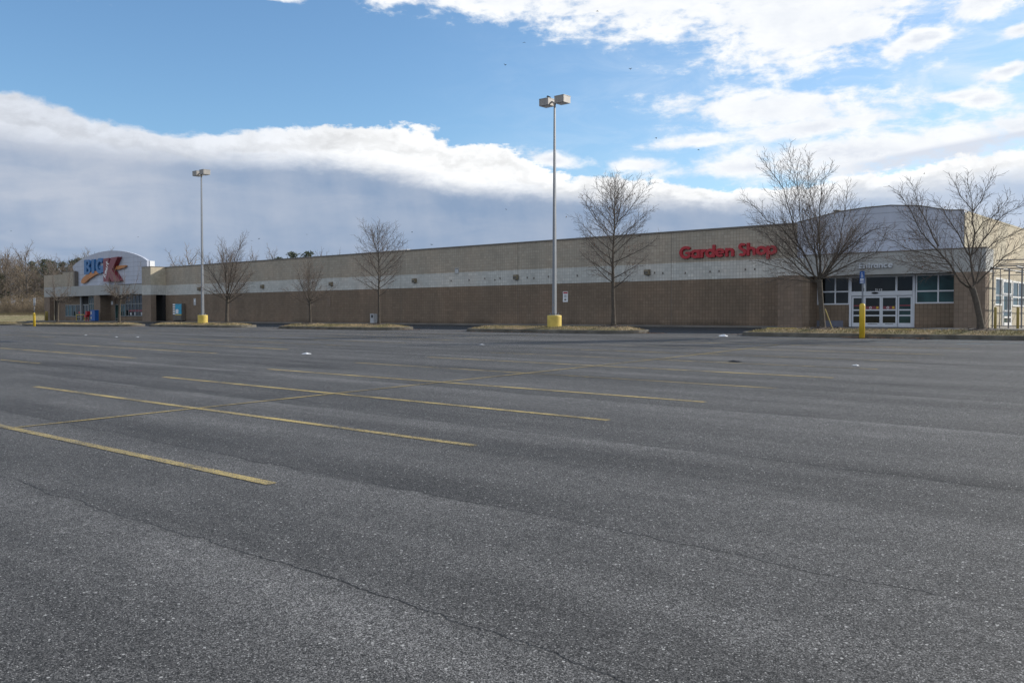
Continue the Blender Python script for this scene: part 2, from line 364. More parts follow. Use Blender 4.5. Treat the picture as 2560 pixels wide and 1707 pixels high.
# paving lanes run along X; seams with cracks at these distances
SEAMS = [-4.4, -1.3, 1.2, 3.36, 5.42, 8.8, 12.3, 15.9, 19.6, 23.4]
def asphalt(name, base=0.1, paint=None, wear=0.5):
    m, t, b = newmat(name)
    tcn = t.node('ShaderNodeTexCoord'); P = tcn.outputs['Object']
    sp = t.node('ShaderNodeSeparateXYZ'); t.l.new(P, sp.inputs[0]); X, Y = sp.outputs[0], sp.outputs[1]
    P2 = t.comb(X, Y, 0)
    # grain: stone chips of several sizes
    def vor(scale, out='Color', feature='F1'):
        n = t.node('ShaderNodeTexVoronoi', voronoi_dimensions='2D', feature=feature); t.put(n.inputs['Vector'], P2); n.inputs['Scale'].default_value = scale
        return n
    v1 = vor(185.0); s1 = t.node('ShaderNodeSeparateColor'); t.l.new(v1.outputs['Color'], s1.inputs[0])
    v2 = vor(88.0); s2 = t.node('ShaderNodeSeparateColor'); t.l.new(v2.outputs['Color'], s2.inputs[0])
    chip = t.m('POWER', s1.outputs[0], 2.2)
    g = t.lin(chip, 0, 1, 0.20, 3.0)
    white = t.m('MULTIPLY', t.ss(s2.outputs[0], 0.945, 0.965), t.ss(v2.outputs['Distance'], 0.42, 0.22))
    v3 = vor(36.0); s3 = t.node('ShaderNodeSeparateColor'); t.l.new(v3.outputs['Color'], s3.inputs[0])
    white = t.m('MAXIMUM', white, t.m('MULTIPLY', t.ss(s3.outputs[0], 0.982, 0.99), t.ss(v3.outputs['Distance'], 0.34, 0.2)))
    pit = t.m('MULTIPLY', t.ss(s3.outputs[1], 0.93, 0.97), t.ss(v3.outputs['Distance'], 0.45, 0.2))
    clump = t.noise(P2, 24.0, 4, 0.7); clump2 = t.noise(P2, 62.0, 3, 0.7)
    g = t.m('MULTIPLY', g, t.m('MULTIPLY', t.lin(clump, 0.3, 0.7, 0.72, 1.30), t.lin(clump2, 0.3, 0.7, 0.66, 1.36)))
    g = t.m('MULTIPLY', g, t.m('SUBTRACT', 1.0, t.m('MULTIPLY', pit, 0.75)))
    # long soft streaks along the lanes, and blotches
    lanes = t.noise(t.comb(t.m('MULTIPLY', X, 0.025), t.m('MULTIPLY', Y, 0.55), 0), 1.0, 4, 0.6)
    strk = t.noise(t.comb(t.m('MULTIPLY', X, 0.12), t.m('MULTIPLY', Y, 1.1), 3), 1.0, 5, 0.62)
    blot = t.noise(P2, 0.55, 5, 0.6); fine = t.noise(P2, 5.0, 4, 0.6)
    k = t.m('MULTIPLY', t.lin(lanes, 0.3, 0.7, 0.74, 1.24), t.lin(strk, 0.28, 0.72, 0.70, 1.25))
    k = t.m('MULTIPLY', k, t.m('MULTIPLY', t.lin(blot, 0.3, 0.7, 0.88, 1.12), t.lin(fine, 0.3, 0.7, 0.86, 1.14)))
    # seams: darker edge on one side, a broken crack in the middle
    wob = t.m('ADD', t.m('MULTIPLY', t.m('SUBTRACT', t.noise(t.comb(X, 1.7, 0), 0.5, 3, 0.6), 0.5), 0.42), t.m('MULTIPLY', t.m('SUBTRACT', t.noise(t.comb(X, 4.1, 0), 3.0, 5, 0.7), 0.5), 0.17))
    crack = None; dark = None
    for i, y in enumerate(SEAMS):
        d = t.m('SUBTRACT', t.m('ADD', Y, wob), y)
        c = t.ss(t.m('ABSOLUTE', d), 0.004, 0.013, 1.0, 0.0)
        a = t.m('SUBTRACT', t.m('MULTIPLY', t.ss(d, -0.10, 0.02), t.ss(d, 1.1, 0.05)), t.m('MULTIPLY', t.m('MULTIPLY', t.ss(d, 0.0, -0.08), t.ss(d, -0.85, -0.1)), 0.95))
        crack = c if crack is None else t.m('MAXIMUM', crack, c); dark = a if dark is None else t.m('ADD', dark, a)
    gate = t.ss(t.noise(t.comb(t.m('MULTIPLY', X, 0.5), t.m('MULTIPLY', Y, 0.7), 7), 1.0, 3, 0.6), 0.40, 0.50)
    crack = t.m('MULTIPLY', crack, gate)
    dk = t.m('MULTIPLY', dark, t.lin(t.noise(t.comb(t.m('MULTIPLY', X, 0.3), Y, 1), 1.0, 4, 0.6), 0.35, 0.65, 0.05, 0.36))
    k = t.m('MULTIPLY', k, t.m('SUBTRACT', 1.0, dk))
    stain_shade = t.ss(t.noise(t.comb(t.m('MULTIPLY', X, 0.07), t.m('MULTIPLY', Y, 0.42), 11), 1.0, 6, 0.65), 0.52, 0.66)  # dark streaks: partly real stain, partly tree shadows painted into the colour
    far_ = t.ss(Y, 4.0, 11.0, 0.12, 0.42)
    k = t.m('MULTIPLY', k, t.m('SUBTRACT', 1.0, t.m('MULTIPLY', stain_shade, far_)))
    tot = t.m('MULTIPLY', k, g)
    asp = t.mix(1.0, (base * 1.03, base * 1.0, base * 0.965), t.comb(tot, tot, tot), 'MULTIPLY')
    asp = t.mix(t.m('MULTIPLY', white, 0.9), asp, (0.50, 0.49, 0.47))
    asp = t.mix(t.m('MULTIPLY', t.m('MULTIPLY', crack, t.lin(blot, 0.35, 0.65, 0.30, 0.95)), 0.85), asp, (0.008, 0.008, 0.008))
    if paint:
        wn = t.noise(P2, 9.0, 6, 0.7); wb = t.noise(P2, 1.1, 4, 0.6)
        keep = t.ss(t.m('ADD', t.m('ADD', t.m('MULTIPLY', s1.outputs[1], 0.5), t.m('MULTIPLY', wn, 0.6)), t.m('MULTIPLY', wb, 0.85)), wear + 0.175, wear + 0.40)
        pk = t.m('MULTIPLY', t.lin(chip, 0, 1, 0.8, 1.15), t.lin(wb, 0.3, 0.7, 0.85, 1.12))
        pc = t.mix(1.0, tuple(paint), t.comb(pk, pk, pk), 'MULTIPLY')
        asp = t.mix(t.m('MULTIPLY', keep, t.m('SUBTRACT', 1.0, t.m('MULTIPLY', crack, 0.8))), asp, pc)
    t.l.new(asp, b.inputs['Base Color']); b.inputs['Roughness'].default_value = 0.82; b.inputs['Specular IOR Level'].default_value = 0.35
    hh = t.m('ADD', t.m('MULTIPLY', s1.outputs[1], 0.6), t.m('MULTIPLY', crack, -2.0))
    bn = t.node('ShaderNodeBump'); bn.inputs['Strength'].default_value = 0.55; bn.inputs['Distance'].default_value = 0.006
    t.l.new(hh, bn.inputs['Height']); t.l.new(bn.outputs[0], b.inputs['Normal'])
    return m
def grass_mat(name, a, b_, sc=1.2):
    m, t, b = newmat(name)
    tcn = t.node('ShaderNodeTexCoord'); P = tcn.outputs['Object']
    n = t.noise(P, sc, 5, 0.65); n2 = t.noise(P, 14.0, 4, 0.7)
    c = t.mix(t.ss(n, 0.38, 0.62), tuple(a), tuple(b_)); k = t.lin(n2, 0.25, 0.75, 0.6, 1.4)
    t.l.new(t.mix(1.0, c, t.comb(k, k, k), 'MULTIPLY'), b.inputs['Base Color']); b.inputs['Roughness'].default_value = 0.9; b.inputs['Specular IOR Level'].default_value = 0.15
    return m

M = {}
M['asphalt'] = asphalt('asphalt', 0.078)
M['road'] = asphalt('road_asphalt_shade', 0.036)  # lot asphalt darkened, the store wall's cast shadow put into its colour
M['yellow_line'] = asphalt('yellow_line', 0.078, (0.55, 0.42, 0.155), 0.68)
M['yellow_worn'] = asphalt('yellow_worn', 0.078, (0.47, 0.36, 0.14), 0.77)
M['blue_worn'] = asphalt('blue_worn', 0.10, (0.24, 0.36, 0.44), 0.78)
M['upper'] = block_wall('upper_tan_block', (0.392, 0.352, 0.29), 0.6, 0.10)
M['band'] = block_wall('pale_band_block', (0.54, 0.545, 0.515), 0.55, 0.10)
M['lower'] = block_wall('brown_block', (0.222, 0.170, 0.125), 0.75, 0.15, bottom_dirt=0.6)
M['pier'] = block_wall('pier_block', (0.225, 0.175, 0.135), 0.5, 0.12)
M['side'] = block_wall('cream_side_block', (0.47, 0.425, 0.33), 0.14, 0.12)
M['panel'] = stucco('arch_panel', (0.47, 0.50, 0.58), joints=(5.62, 6.05, 6.55, 7.08, 7.55, 8.1))
M['fascia'] = stucco('fascia', (0.375, 0.38, 0.37))
M['coping'] = simple('coping', (0.16, 0.14, 0.12), 0.5, 0.2)
M['roof'] = simple('roof_membrane', (0.3, 0.3, 0.3), 0.9)
M['frame'] = simple('white_aluminium', (0.62, 0.65, 0.70), 0.4, 0.1, 0.05)
M['dframe'] = simple('grey_aluminium', (0.22, 0.23, 0.235), 0.45, 0.3, 0.06)
M['glass'] = glass('dark_glass'); M['glass2'] = glass('teal_glass', (0.014, 0.042, 0.042)); M['black'] = simple('dark_void', (0.012, 0.012, 0.013), 0.8)
M['concrete'] = simple('concrete', (0.33, 0.305, 0.27), 0.9, 0, 0.16, 2.0, 0.1, 0.2)
M['kerb'] = simple('kerb_concrete', (0.125, 0.115, 0.097), 0.9, 0, 0.6, 1.3, 0.15, 0.2)
M['walk'] = simple('sidewalk', (0.20, 0.185, 0.165), 0.9, 0, 0.22, 0.8, 0.1, 0.2)
M['yellow'] = simple('yellow_paint', (0.62, 0.42, 0.03), 0.45, 0, 0.14, 4.0)
M['yellow_base'] = simple('yellow_base_paint', (0.60, 0.45, 0.10), 0.6, 0, 0.22, 3.0, 0.05)
M['pole'] = simple('galvanised_pole', (0.20, 0.215, 0.24), 0.45, 0.15, 0.1, 2.0)
M['head'] = simple('lamp_head_grey', (0.30, 0.285, 0.27), 0.55, 0.1, 0.25, 5.0, streak=True)
M['olive'] = simple('faded_yellow', (0.30, 0.23, 0.06), 0.7, 0, 0.2)
M['lens'] = simple('lamp_lens', (0.10, 0.09, 0.075), 0.2)
M['steel'] = simple('fence_pipe', (0.17, 0.17, 0.175), 0.5, 0.3, 0.1)
M['wire'] = simple('fence_wire', (0.30, 0.30, 0.30), 0.5, 0.4)
M['red'] = simple('red_letter', (0.40, 0.02, 0.03), 0.45, 0, 0.12, 1.5)
M['darkred'] = simple('dark_red_letter', (0.20, 0.035, 0.05), 0.4, 0, 0.12, 1.2)
M['blue'] = simple('blue_letter', (0.04, 0.155, 0.36), 0.4, 0, 0.14, 1.5)
M['orange'] = simple('orange_swoosh', (0.48, 0.19, 0.055), 0.45, 0, 0.12, 1.0)
M['white'] = simple('white_paint', (0.75, 0.76, 0.77), 0.5, 0, 0.06)
M['scar'] = simple('grey_letter', (0.44, 0.455, 0.47), 0.6)
M['bark'] = simple('bark', (0.088, 0.076, 0.064), 0.9, 0, 0.35, 9.0, 0.3, 0.15)
M['twig'] = simple('twig', (0.135, 0.112, 0.096), 0.85, 0, 0.2, 2.0, 0, 0.2)
M['bark_far'] = simple('bark_far', (0.11, 0.093, 0.08), 0.9, 0, 0.3, 2.0)
M['twig_far'] = simple('twig_far', (0.15, 0.122, 0.105), 0.9, 0, 0.25, 1.0)
M['twig_tan'] = simple('twig_tan', (0.20, 0.155, 0.11), 0.9, 0, 0.25, 1.0)
M['leaf_dead'] = simple('dead_leaf', (0.16, 0.075, 0.035), 0.8, 0, 0.3, 9.0)
M['pine'] = simple('pine_needles', (0.075, 0.092, 0.055), 0.85, 0, 0.4, 1.2)
M['brush'] = simple('brush', (0.20, 0.155, 0.105), 0.95, 0, 0.35, 0.5)
M['turf'] = grass_mat('dry_turf', (0.29, 0.225, 0.135), (0.19, 0.165, 0.085))
M['blade'] = grass_mat('grass_blade', (0.40, 0.305, 0.185), (0.235, 0.205, 0.105))
M['field'] = grass_mat('field_grass', (0.33, 0.26, 0.155), (0.24, 0.215, 0.10), 0.12)
M['mulch'] = simple('mulch', (0.075, 0.055, 0.042), 0.95, 0, 0.5, 14.0, 0.4)
M['crow'] = simple('crow_black', (0.012, 0.012, 0.014), 0.6)
M['cyan'] = simple('cyan_panel', (0.03, 0.33, 0.52), 0.35, 0, 0.25, 4.0)
M['bluebox'] = simple('blue_box', (0.012, 0.09, 0.33), 0.4, 0, 0.1)
M['patch'] = simple('blue_grey_patch', (0.145, 0.155, 0.20), 0.85, 0, 0.1)

# ------------------------------------------------------------------ ground
def sst(x, a, b):
    t = min(1.0, max(0.0, (x - a) / (b - a))); return t * t * (3 - 2 * t)
def gz(x, y):
    """ground level: the lot falls to the right and rises towards the store"""
    xc = min(40.0, max(-110.0, x)); yc = max(-60.0, y)
    wgt = 1 - sst(yc, 20, 34)
    lot = 0.0188458 * min(yc, 36.0) + 0.157 * sst(yc, 20, 34) - 0.0064479 * xc * wgt
    z = lot
    if yc > 36: z = lot + (1.0 - lot) * min(1.0, (yc - 36) / 13.0)
    z -= 0.13 * sst(-xc, 66, 86) * sst(yc, 22, 33) * (1 - sst(yc, 40, 48))
    if x < -122: z += 0.9 * sst(-x, 122, 150) * sst(y, 40, 60)
    return z
def sheet(name, mat, xs, ys, dz):
    mb = MB(); n = len(ys)
    for x in xs:
        for y in ys: mb.v.append((x, y, gz(x, y) + dz))
    for i in range(len(xs) - 1):
        for j in range(n - 1): mb.f.append((i * n + j, (i + 1) * n + j, (i + 1) * n + j + 1, i * n + j + 1))
    return mb.build(name, mat, smooth=True)
def rng(a, b, st):
    k = max(1, int(round((b - a) / st))); return [a + (b - a) * i / k for i in range(k + 1)]
ground = sheet('ground', M['field'], [-3000, -1200, -600] + rng(-400, 200, 10) + [600, 1500, 3000], [-1500, -500, -200] + rng(-100, 120, 4) + [200, 400, 900, 3000], -0.10)
tag(ground, None, None, None, 'structure')
lot = sheet('parking_lot', M['asphalt'], rng(-122, 60, 2.0), rng(-70, 49.0, 1.0), 0.0)
tag(lot, None, None, None, 'structure')
road = sheet('road_shade_sheet', M['road'], rng(-122, 60, 2.0), [38.45, 39.0] + rng(40.0, 48.5, 1.0), 0.006)  # darker sheet that paints the wall's shadow onto the strip before the store
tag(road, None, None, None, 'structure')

TH = 0.012686; E1 = (math.cos(TH), math.sin(TH)); E2 = (-math.sin(TH), math.cos(TH))
OX, OY, ST, HL = -13.0608, 1.98943, 2.743, 5.984
def strip(p, q, wd, mat, parent, name='parking_line', lift=0.005):
    """a painted strip following the ground from p to q"""
    L = math.hypot(q[0] - p[0], q[1] - p[1]); n = max(1, int(L / 0.7)); ux, uy = (q[0] - p[0]) / L, (q[1] - p[1]) / L
    mb = MB()
    for i in range(n + 1):
        x, y = p[0] + ux * L * i / n, p[1] + uy * L * i / n
        for s in (-1, 1):
            a, b = x - uy * wd / 2 * s * -1, y + ux * wd / 2 * s * -1
            mb.v.append((a, b, lotz(a, b) + lift))
        if i: k = 2 * i; mb.f.append((k - 2, k - 1, k + 1, k))
    return mb.build(name, mat, parent)
LXS, LYS = rng(-122, 60, 2.0), rng(-70, 49.0, 1.0)
def lotz(x, y):
    """height of the lot's own facets (bilinear)"""
    i = min(len(LXS) - 2, max(0, int((x + 122) / (LXS[1] - LXS[0])))); j = min(len(LYS) - 2, max(0, int((y + 70) / (LYS[1] - LYS[0]))))
    a = (x - LXS[i]) / (LXS[i + 1] - LXS[i]); b = (y - LYS[j]) / (LYS[j + 1] - LYS[j])
    return (gz(LXS[i], LYS[j]) * (1 - a) * (1 - b) + gz(LXS[i + 1], LYS[j]) * a * (1 - b) + gz(LXS[i], LYS[j + 1]) * (1 - a) * b + gz(LXS[i + 1], LYS[j + 1]) * a * b)
def gp(j, tx, row):
    ox = OX - 19.08 * row
    return (ox + E2[0] * ST * j + E1[0] * tx, OY + E2[1] * ST * j + E1[1] * tx)
for row, js in ((0, range(1, 11)), (1, range(1, 12)), (2, range(1, 13)), (3, range(1, 13))):
    for j in js:
        mt = M['yellow_line'] if (row == 0 and j in (1, 2, 3, 4, 6)) or (row == 1 and j in (3, 4, 5, 6)) else M['yellow_worn']
        strip(gp(j, -HL, row), gp(j, HL, row), 0.122, mt, lot)
    strip(gp(1, 0.05, row), gp(max(js), 0.0, row), 0.075, M['yellow_line'] if row == 0 else M['yellow_worn'], lot, 'spine_line', 0.0085)
for j in (11, 12): strip(gp(j, -HL, 0), gp(j, HL, 0), 0.11, M['blue_worn'], lot, 'accessible_bay_line')
for k in range(6): strip(gp(10.9, 1.2 + k * 0.95, 0), gp(11.75, 2.0 + k * 0.95, 0), 0.10, M['blue_worn'], lot, 'accessible_bay_line')
for k in range(4): strip(gp(10.0, 8.0 + k * 0.9, 0), gp(11.0, 8.9 + k * 0.9, 0), 0.10, M['blue_worn'], lot, 'accessible_bay_line')

# ------------------------------------------------------------------ kerbed islands
def island(x0, x1, y0, y1, label, mulch=()):
    yc = (y0 + y1) / 2; r = (y1 - y0) / 2; cx = (x0 + x1) / 2
    base = empty('traffic_island', (0, 0, 0), label, 'kerbed island', 'kerbed planting islands along the store road')
    def ring(inset, n=10):
        rr = r - inset; out = []
        for k in range(n + 1):
            th = -math.pi / 2 + math.pi * k / n; out.append((x1 - r + rr * math.cos(th), yc + rr * math.sin(th)))
        xs = rng(x1 - r, x0 + r, 3.0)[1:-1]
        out += [(x, yc + rr) for x in xs]
        for k in range(n + 1):
            th = math.pi / 2 + math.pi * k / n; out.append((x0 + r + rr * math.cos(th), yc + rr * math.sin(th)))
        out += [(x, yc - rr) for x in reversed(xs)]
        return out
    mb = MB(); rings = [(0.0, -0.08), (0.012, 0.145), (0.04, 0.16), (0.14, 0.16), (0.155, 0.06)]
    P = [ring(a) for a, b in rings]; n = len(P[0])
    for (a, b), pr in zip(rings, P):
        for (x, y) in pr: mb.v.append((x, y, gz(x, y) + b))
    for i in range(len(rings) - 1):
        for k in range(n): k2 = (k + 1) % n; mb.f.append((i * n + k, i * n + k2, (i + 1) * n + k2, (i + 1) * n + k))
    mb.build('kerb', M['kerb'], base)
    def gh(x, y):
        ex = max(0.0, max(x0 + r - x, x - x1 + r)); d = math.hypot(ex, y - yc) / (r - 0.15)
        h = gz(x, y) + 0.11 + 0.16 * max(0.0, 1 - d * d)
        for (mx, my) in mulch:
            q = math.hypot(x - mx, y - my); h += 0.07 * max(0.0, 1 - (q / 1.1) ** 2)
        return h, d
    mb = MB(); xs = rng(x0 + 0.2, x1 - 0.2, 0.45); m = 9
    for x in xs:
        ex = max(0.0, max(x0 + r - x, x - x1 + r)); hw = math.sqrt(max(0.0, (r - 0.15) ** 2 - ex * ex))
        for j in range(m):
            y = yc - hw + 2 * hw * j / (m - 1); mb.v.append((x, y, gh(x, y)[0]))
    for i in range(len(xs) - 1):
        for j in range(m - 1): mb.f.append((i * m + j, (i + 1) * m + j, (i + 1) * m + j + 1, i * m + j + 1))
    mb.build('turf', M['turf'], base, True)
    mb = MB(); rr = random.Random(int(x0 * 10)); N = int((x1 - x0) * (y1 - y0) * 150)
    for _ in range(N):
        x, y = rr.uniform(x0 + 0.15, x1 - 0.15), rr.uniform(y0 + 0.15, y1 - 0.15); h, d = gh(x, y)
        if d > 0.99 or any(math.hypot(x - mx, y - my) < rr.uniform(0.5, 1.0) for mx, my in mulch): continue
        a = rr.uniform(0, 6.28); wd = rr.uniform(0.012, 0.03); hh = rr.uniform(0.03, 0.085); lx, ly = rr.uniform(-0.04, 0.04), rr.uniform(-0.04, 0.04)
        ca, sa = math.cos(a) * wd, math.sin(a) * wd
        mb.poly([(x - ca, y - sa, h - 0.01), (x + ca, y + sa, h - 0.01), (x + lx, y + ly, h + hh)])
    g = mb.build('grass', M['blade'], base); g['kind'] = 'stuff'
    for (mx, my) in mulch:
        mb = MB(); n = 20; R0 = 0.85
        mb.v.append((mx, my, gh(mx, my)[0] + 0.05))
        for k in range(n):
            th = 2 * math.pi * k / n; q = R0 * rr.uniform(0.8, 1.15); x, y = mx + q * math.cos(th), my + q * 0.8 * math.sin(th); mb.v.append((x, y, gh(x, y)[0] - 0.01))
        mb.f += [(0, 1 + k, 1 + (k + 1) % n) for k in range(n)]
        for _ in range(260):
            q, th = R0 * math.sqrt(rr.random()) * 1.1, rr.uniform(0, 6.28); x, y = mx + q * math.cos(th), my + q * 0.8 * math.sin(th); h = gh(x, y)[0] + 0.05 * max(0, 1 - q / R0)
            a, s = rr.uniform(0, 6.28), rr.uniform(0.02, 0.05)
            mb.poly([(x + s * math.cos(a + p), y + s * math.sin(a + p), h + rr.uniform(0.0, 0.04)) for p in (0, 2.1, 4.2)])
        mb.build('mulch', M['mulch'], base)
    return gh
IY0, IY1 = 35.4, 38.25
TREES = {'t1': (-89.63, 36.8), 't2': (-77.09, 36.8), 't3': (-60.08, 36.8), 't4': (-49.88, 36.8), 't5': (-42.93, 36.8), 't6': (-25.41, 36.8), 't7': (-14.96, 36.8), 't8': (-8.93, 36.8)}
g0 = island(-118, -98.6, IY0, IY1, 'empty grass island cut off by the left edge of the photo')
g1 = island(-95.6, -74.2, IY0, IY1, 'grass island with two low pruned trees in front of the main entrance', [TREES['t1'], TREES['t2']])
g2 = island(-70.2, -57.4, IY0, IY1, 'grass island with a bare tree and the farther yellow based lamp', [TREES['t3']])
g3 = island(-52.5, -40.5, IY0, IY1, 'grass island with two bare trees and no lamp', [TREES['t4'], TREES['t5']])
g4 = island(-34.9, -23.6, IY0, IY1, 'grass island with the nearer lamp and one straight conical tree', [TREES['t6']])
g5 = island(-18.4, 6.0, IY0, IY1, 'dry grass island in front of the garden entrance under two large bare trees', [TREES['t7'], TREES['t8']])
GH = {'t1': g1, 't2': g1, 't3': g2, 't4': g3, 't5': g3, 't6': g4, 't7': g5, 't8': g5}

# dry leaves blown against the kerbs
mb = MB(); rl = random.Random(77)
for (xa, xb, n, yy) in ((-13.5, -10.2, 260, 35.25), (-23.8, -22.2, 120, 36.6), (-40.6, -38.9, 110, 36.7), (-34.9, -28.0, 90, 35.3), (-52.0, -44.0, 70, 35.3), (-18.9, -17.8, 60, 36.6), (-74.0, -72.0, 60, 36.6)):
    for _ in range(n):
        x = rl.uniform(xa, xb); y = yy - abs(rl.gauss(0, 0.22)); z = lotz(x, y) + rl.uniform(0.008, 0.03); a = rl.uniform(0, 6.28); q = rl.uniform(0.02, 0.045)
        mb.poly([(x + q * math.cos(a + p), y + q * math.sin(a + p), z + rl.uniform(0, 0.03)) for p in (0, 1.4, 3.0, 4.6)])
tag(mb.build('leaf_litter', M['leaf_dead']), 'dry brown leaves blown against the island kerbs', 'leaf litter', None, 'stuff')

# ------------------------------------------------------------------ store building
WY = 49.14; FY = 47.43; ZG = 0.7; ZB, ZT, ZR = 3.89, 4.95, 6.93
store = empty('store_building', (0, 0, 0), 'long low tan and brown block store with a pale band and two arched entrance fronts', 'store')
XL, XR = -92.1, -21.2
bx('lower_wall', M['lower'], store, XL - 8, XR, WY, WY + 0.3, ZG, ZB)
bx('wall_band', M['band'], store, XL - 8, XR, WY - 0.004, WY + 0.3, ZB, ZT)
bx('upper_wall', M['upper'], store, XL - 8, XR, WY, WY + 0.3, ZT, ZR - 0.10)
bx('coping', M['coping'], store, XL + 0.02, XR + 0.15, WY - 0.05, WY + 0.38, ZR - 0.10, ZR)
bx('roof', M['roof'], store, -119.0, -12.72, WY + 0.3, 104.0, 6.1, 6.3)
bx('rear_wall', M['lower'], store, -119.0, -12.67, 104.0, 104.3, ZG, 6.5)
bx('end_wall', M['upper'], store, -119.3, -119.0, 48.6, 104.3, ZG, 6.4)
# thin control joints on the long wall
for x in (-79.5, -67.0, -54.6, -42.2, -29.6): bx('control_joint', M['coping'], store, x, x + 0.025, WY - 0.006, WY + 0.01, ZG + 0.3, ZR - 0.11)
# old fixing stubs on the band where signs once hung
for x, z in ((-48.9, 4.35), (-43.9, 4.4), (-47.0, 4.36), (-45.4, 4.42), (-44.4, 4.3), (-41.3, 4.38), (-40.7, 4.32), (-39.4, 4.4), (-38.9, 4.36), (-36.9, 4.4), (-34.3, 4.4), (-33.0, 4.42), (-30.8, 4.4), (-30.2, 4.36), (-28.6, 4.32), (-26.9, 4.34), (-26.3, 4.36), (-24.6, 4.4), (-24.0, 4.4)):
    bx('fixing_stub', M['coping'], store, x - 0.03, x + 0.03, WY - 0.05, WY - 0.003, z - 0.055, z + 0.055)
# wall pack lights along the band
for i, (x, z) in enumerate(((-85.2, 4.42), (-73.9, 4.42), (-63.5, 4.43), (-52.9, 4.45), (-42.3, 4.43), (-31.3, 4.43))):
    l = bx('wall_light', M['coping'], store, x - 0.19, x + 0.19, WY - 0.03, WY - 0.004, z - 0.17, z + 0.19)
    MB().prism([(x - 0.17, z - 0.15), (x + 0.17, z - 0.15), (x + 0.17, z + 0.17), (x - 0.17, z + 0.17)], WY - 0.24, WY - 0.03).build('housing', simple('wall_light_bronze', (0.21, 0.175, 0.115), 0.5), l)
    bx('lens', M['lens'], l, x - 0.13, x + 0.13, WY - 0.255, WY - 0.241, z - 0.11, z + 0.05)
v = bx('wall_vent', M['scar'], store, -48.45, -48.1, WY - 0.06, WY - 0.003, 4.9, 5.3)
bx('louvre', M['coping'], v, -48.41, -48.14, WY - 0.07, WY - 0.061, 5.22, 5.27)

def opening(parent, x0, x1, z0, z1, y, cols, rows, gl, fr, fw=0.07, name='window'):
    """a glazed unit facing -Y: frame bars proud of the panes"""
    f = MB()
    f.box(x0, x1, y - 0.09, y, z0, z0 + fw).box(x0, x1, y - 0.09, y, z1 - fw, z1)
    f.box(x0, x0 + fw, y - 0.088, y, z0 + fw, z1 - fw).box(x1 - fw, x1, y - 0.088, y, z0 + fw, z1 - fw)
    for c in cols: f.box(c - fw / 2, c + fw / 2, y - 0.086, y, z0 + fw, z1 - fw)
    for r_ in rows: f.box(x0 + fw, x1 - fw, y - 0.084, y, r_ - fw / 2, r_ + fw / 2)
    o = f.build(name, fr, parent)
    xs = [x0] + list(cols) + [x1]; zs = [z0] + list(rows) + [z1]
    for i in range(len(xs) - 1):
        for k in range(len(zs) - 1):
            bx('pane', gl, o, xs[i] + fw / 2, xs[i + 1] - fw / 2, y - 0.05, y - 0.03, zs[k] + fw / 2, zs[k + 1] - fw / 2)
    return o

# --- garden end: pier, recess, glazing, fascia, arched panel, side wall
GYB = 48.6
bx('brick_pier', M['pier'], store, -21.79, -20.37, FY, WY - 0.01, ZG, ZB)
bx('pier_band', M['band'], store, -21.79, -20.30, FY - 0.004, WY - 0.01, ZB, 4.80)
fas = bx('garden_fascia', M['fascia'], store, -20.30, -11.34, FY, WY - 0.3, 3.80, 4.92)
bx('fascia_trim', M['coping'], fas, -20.30, -11.30, FY - 0.03, FY + 0.3, 4.92, 4.97)
bx('recess_wall', M['lower'], store, -20.37, -18.2, GYB, GYB + 0.3, ZG, 3.80)
bx('recess_wall', M['lower'], store, -20.37, -20.0, FY + 0.02, GYB, ZG, 3.795)
bx('corner_pier', M['pier'], store, -12.74, -11.34, FY, 48.13, ZG, 3.80)
bx('sill_wall', M['lower'], store, -20.0, -18.19, GYB - 0.12, GYB, 0.9, 2.28)
bx('sill_wall', M['lower'], store, -14.82, -12.74, GYB - 0.32, GYB - 0.05, 0.9, 2.30)
opening(store, -20.0, -18.22, 2.28, 3.78, GYB - 0.02, (-19.0,), (2.98,), M['glass'], M['frame'])
opening(store, -14.80, -12.75, 2.30, 3.78, GYB - 0.17, (-13.72,), (2.93,), M['glass2'], M['frame'])
# automatic doors: four leaves under a header and a transom
dr = empty('sliding_entrance', (0, 0, 0)); dr.parent = store
DX0, DX1, DZ0 = -18.2, -14.84, 1.10
yD = GYB - 0.10
MB().box(DX0, DX0 + 0.12, yD - 0.12, yD, DZ0, 3.79).box(DX1 - 0.12, DX1, yD - 0.12, yD, DZ0, 3.79).box(DX0 + 0.12, DX1 - 0.12, yD - 0.11, yD, 3.70, 3.79).box(DX0 + 0.12, DX1 - 0.12, yD - 0.15, yD, 2.74, 2.97).box(-17.42, -17.32, yD - 0.10, yD, 2.97, 3.70).box(-15.82, -15.72, yD - 0.10, yD, 2.97, 3.70).build('door_frame', M['frame'], dr)
for a, b in ((DX0 + 0.12, -17.42), (-17.32, -15.82), (-15.72, DX1 - 0.12)): bx('transom_pane', M['glass'], dr, a, b, yD - 0.05, yD - 0.03, 2.97, 3.70)
MB().prism([(-16.83 + 0.17 * math.cos(t), 2.88 + 0.05 * math.sin(t)) for t in [2 * math.pi * k / 16 for k in range(16)]], yD - 0.20, yD - 0.151).build('motion_sensor', M['black'], dr)
leaf_x = (DX0 + 0.14, -17.40, -16.51, -15.70, DX1 - 0.13)
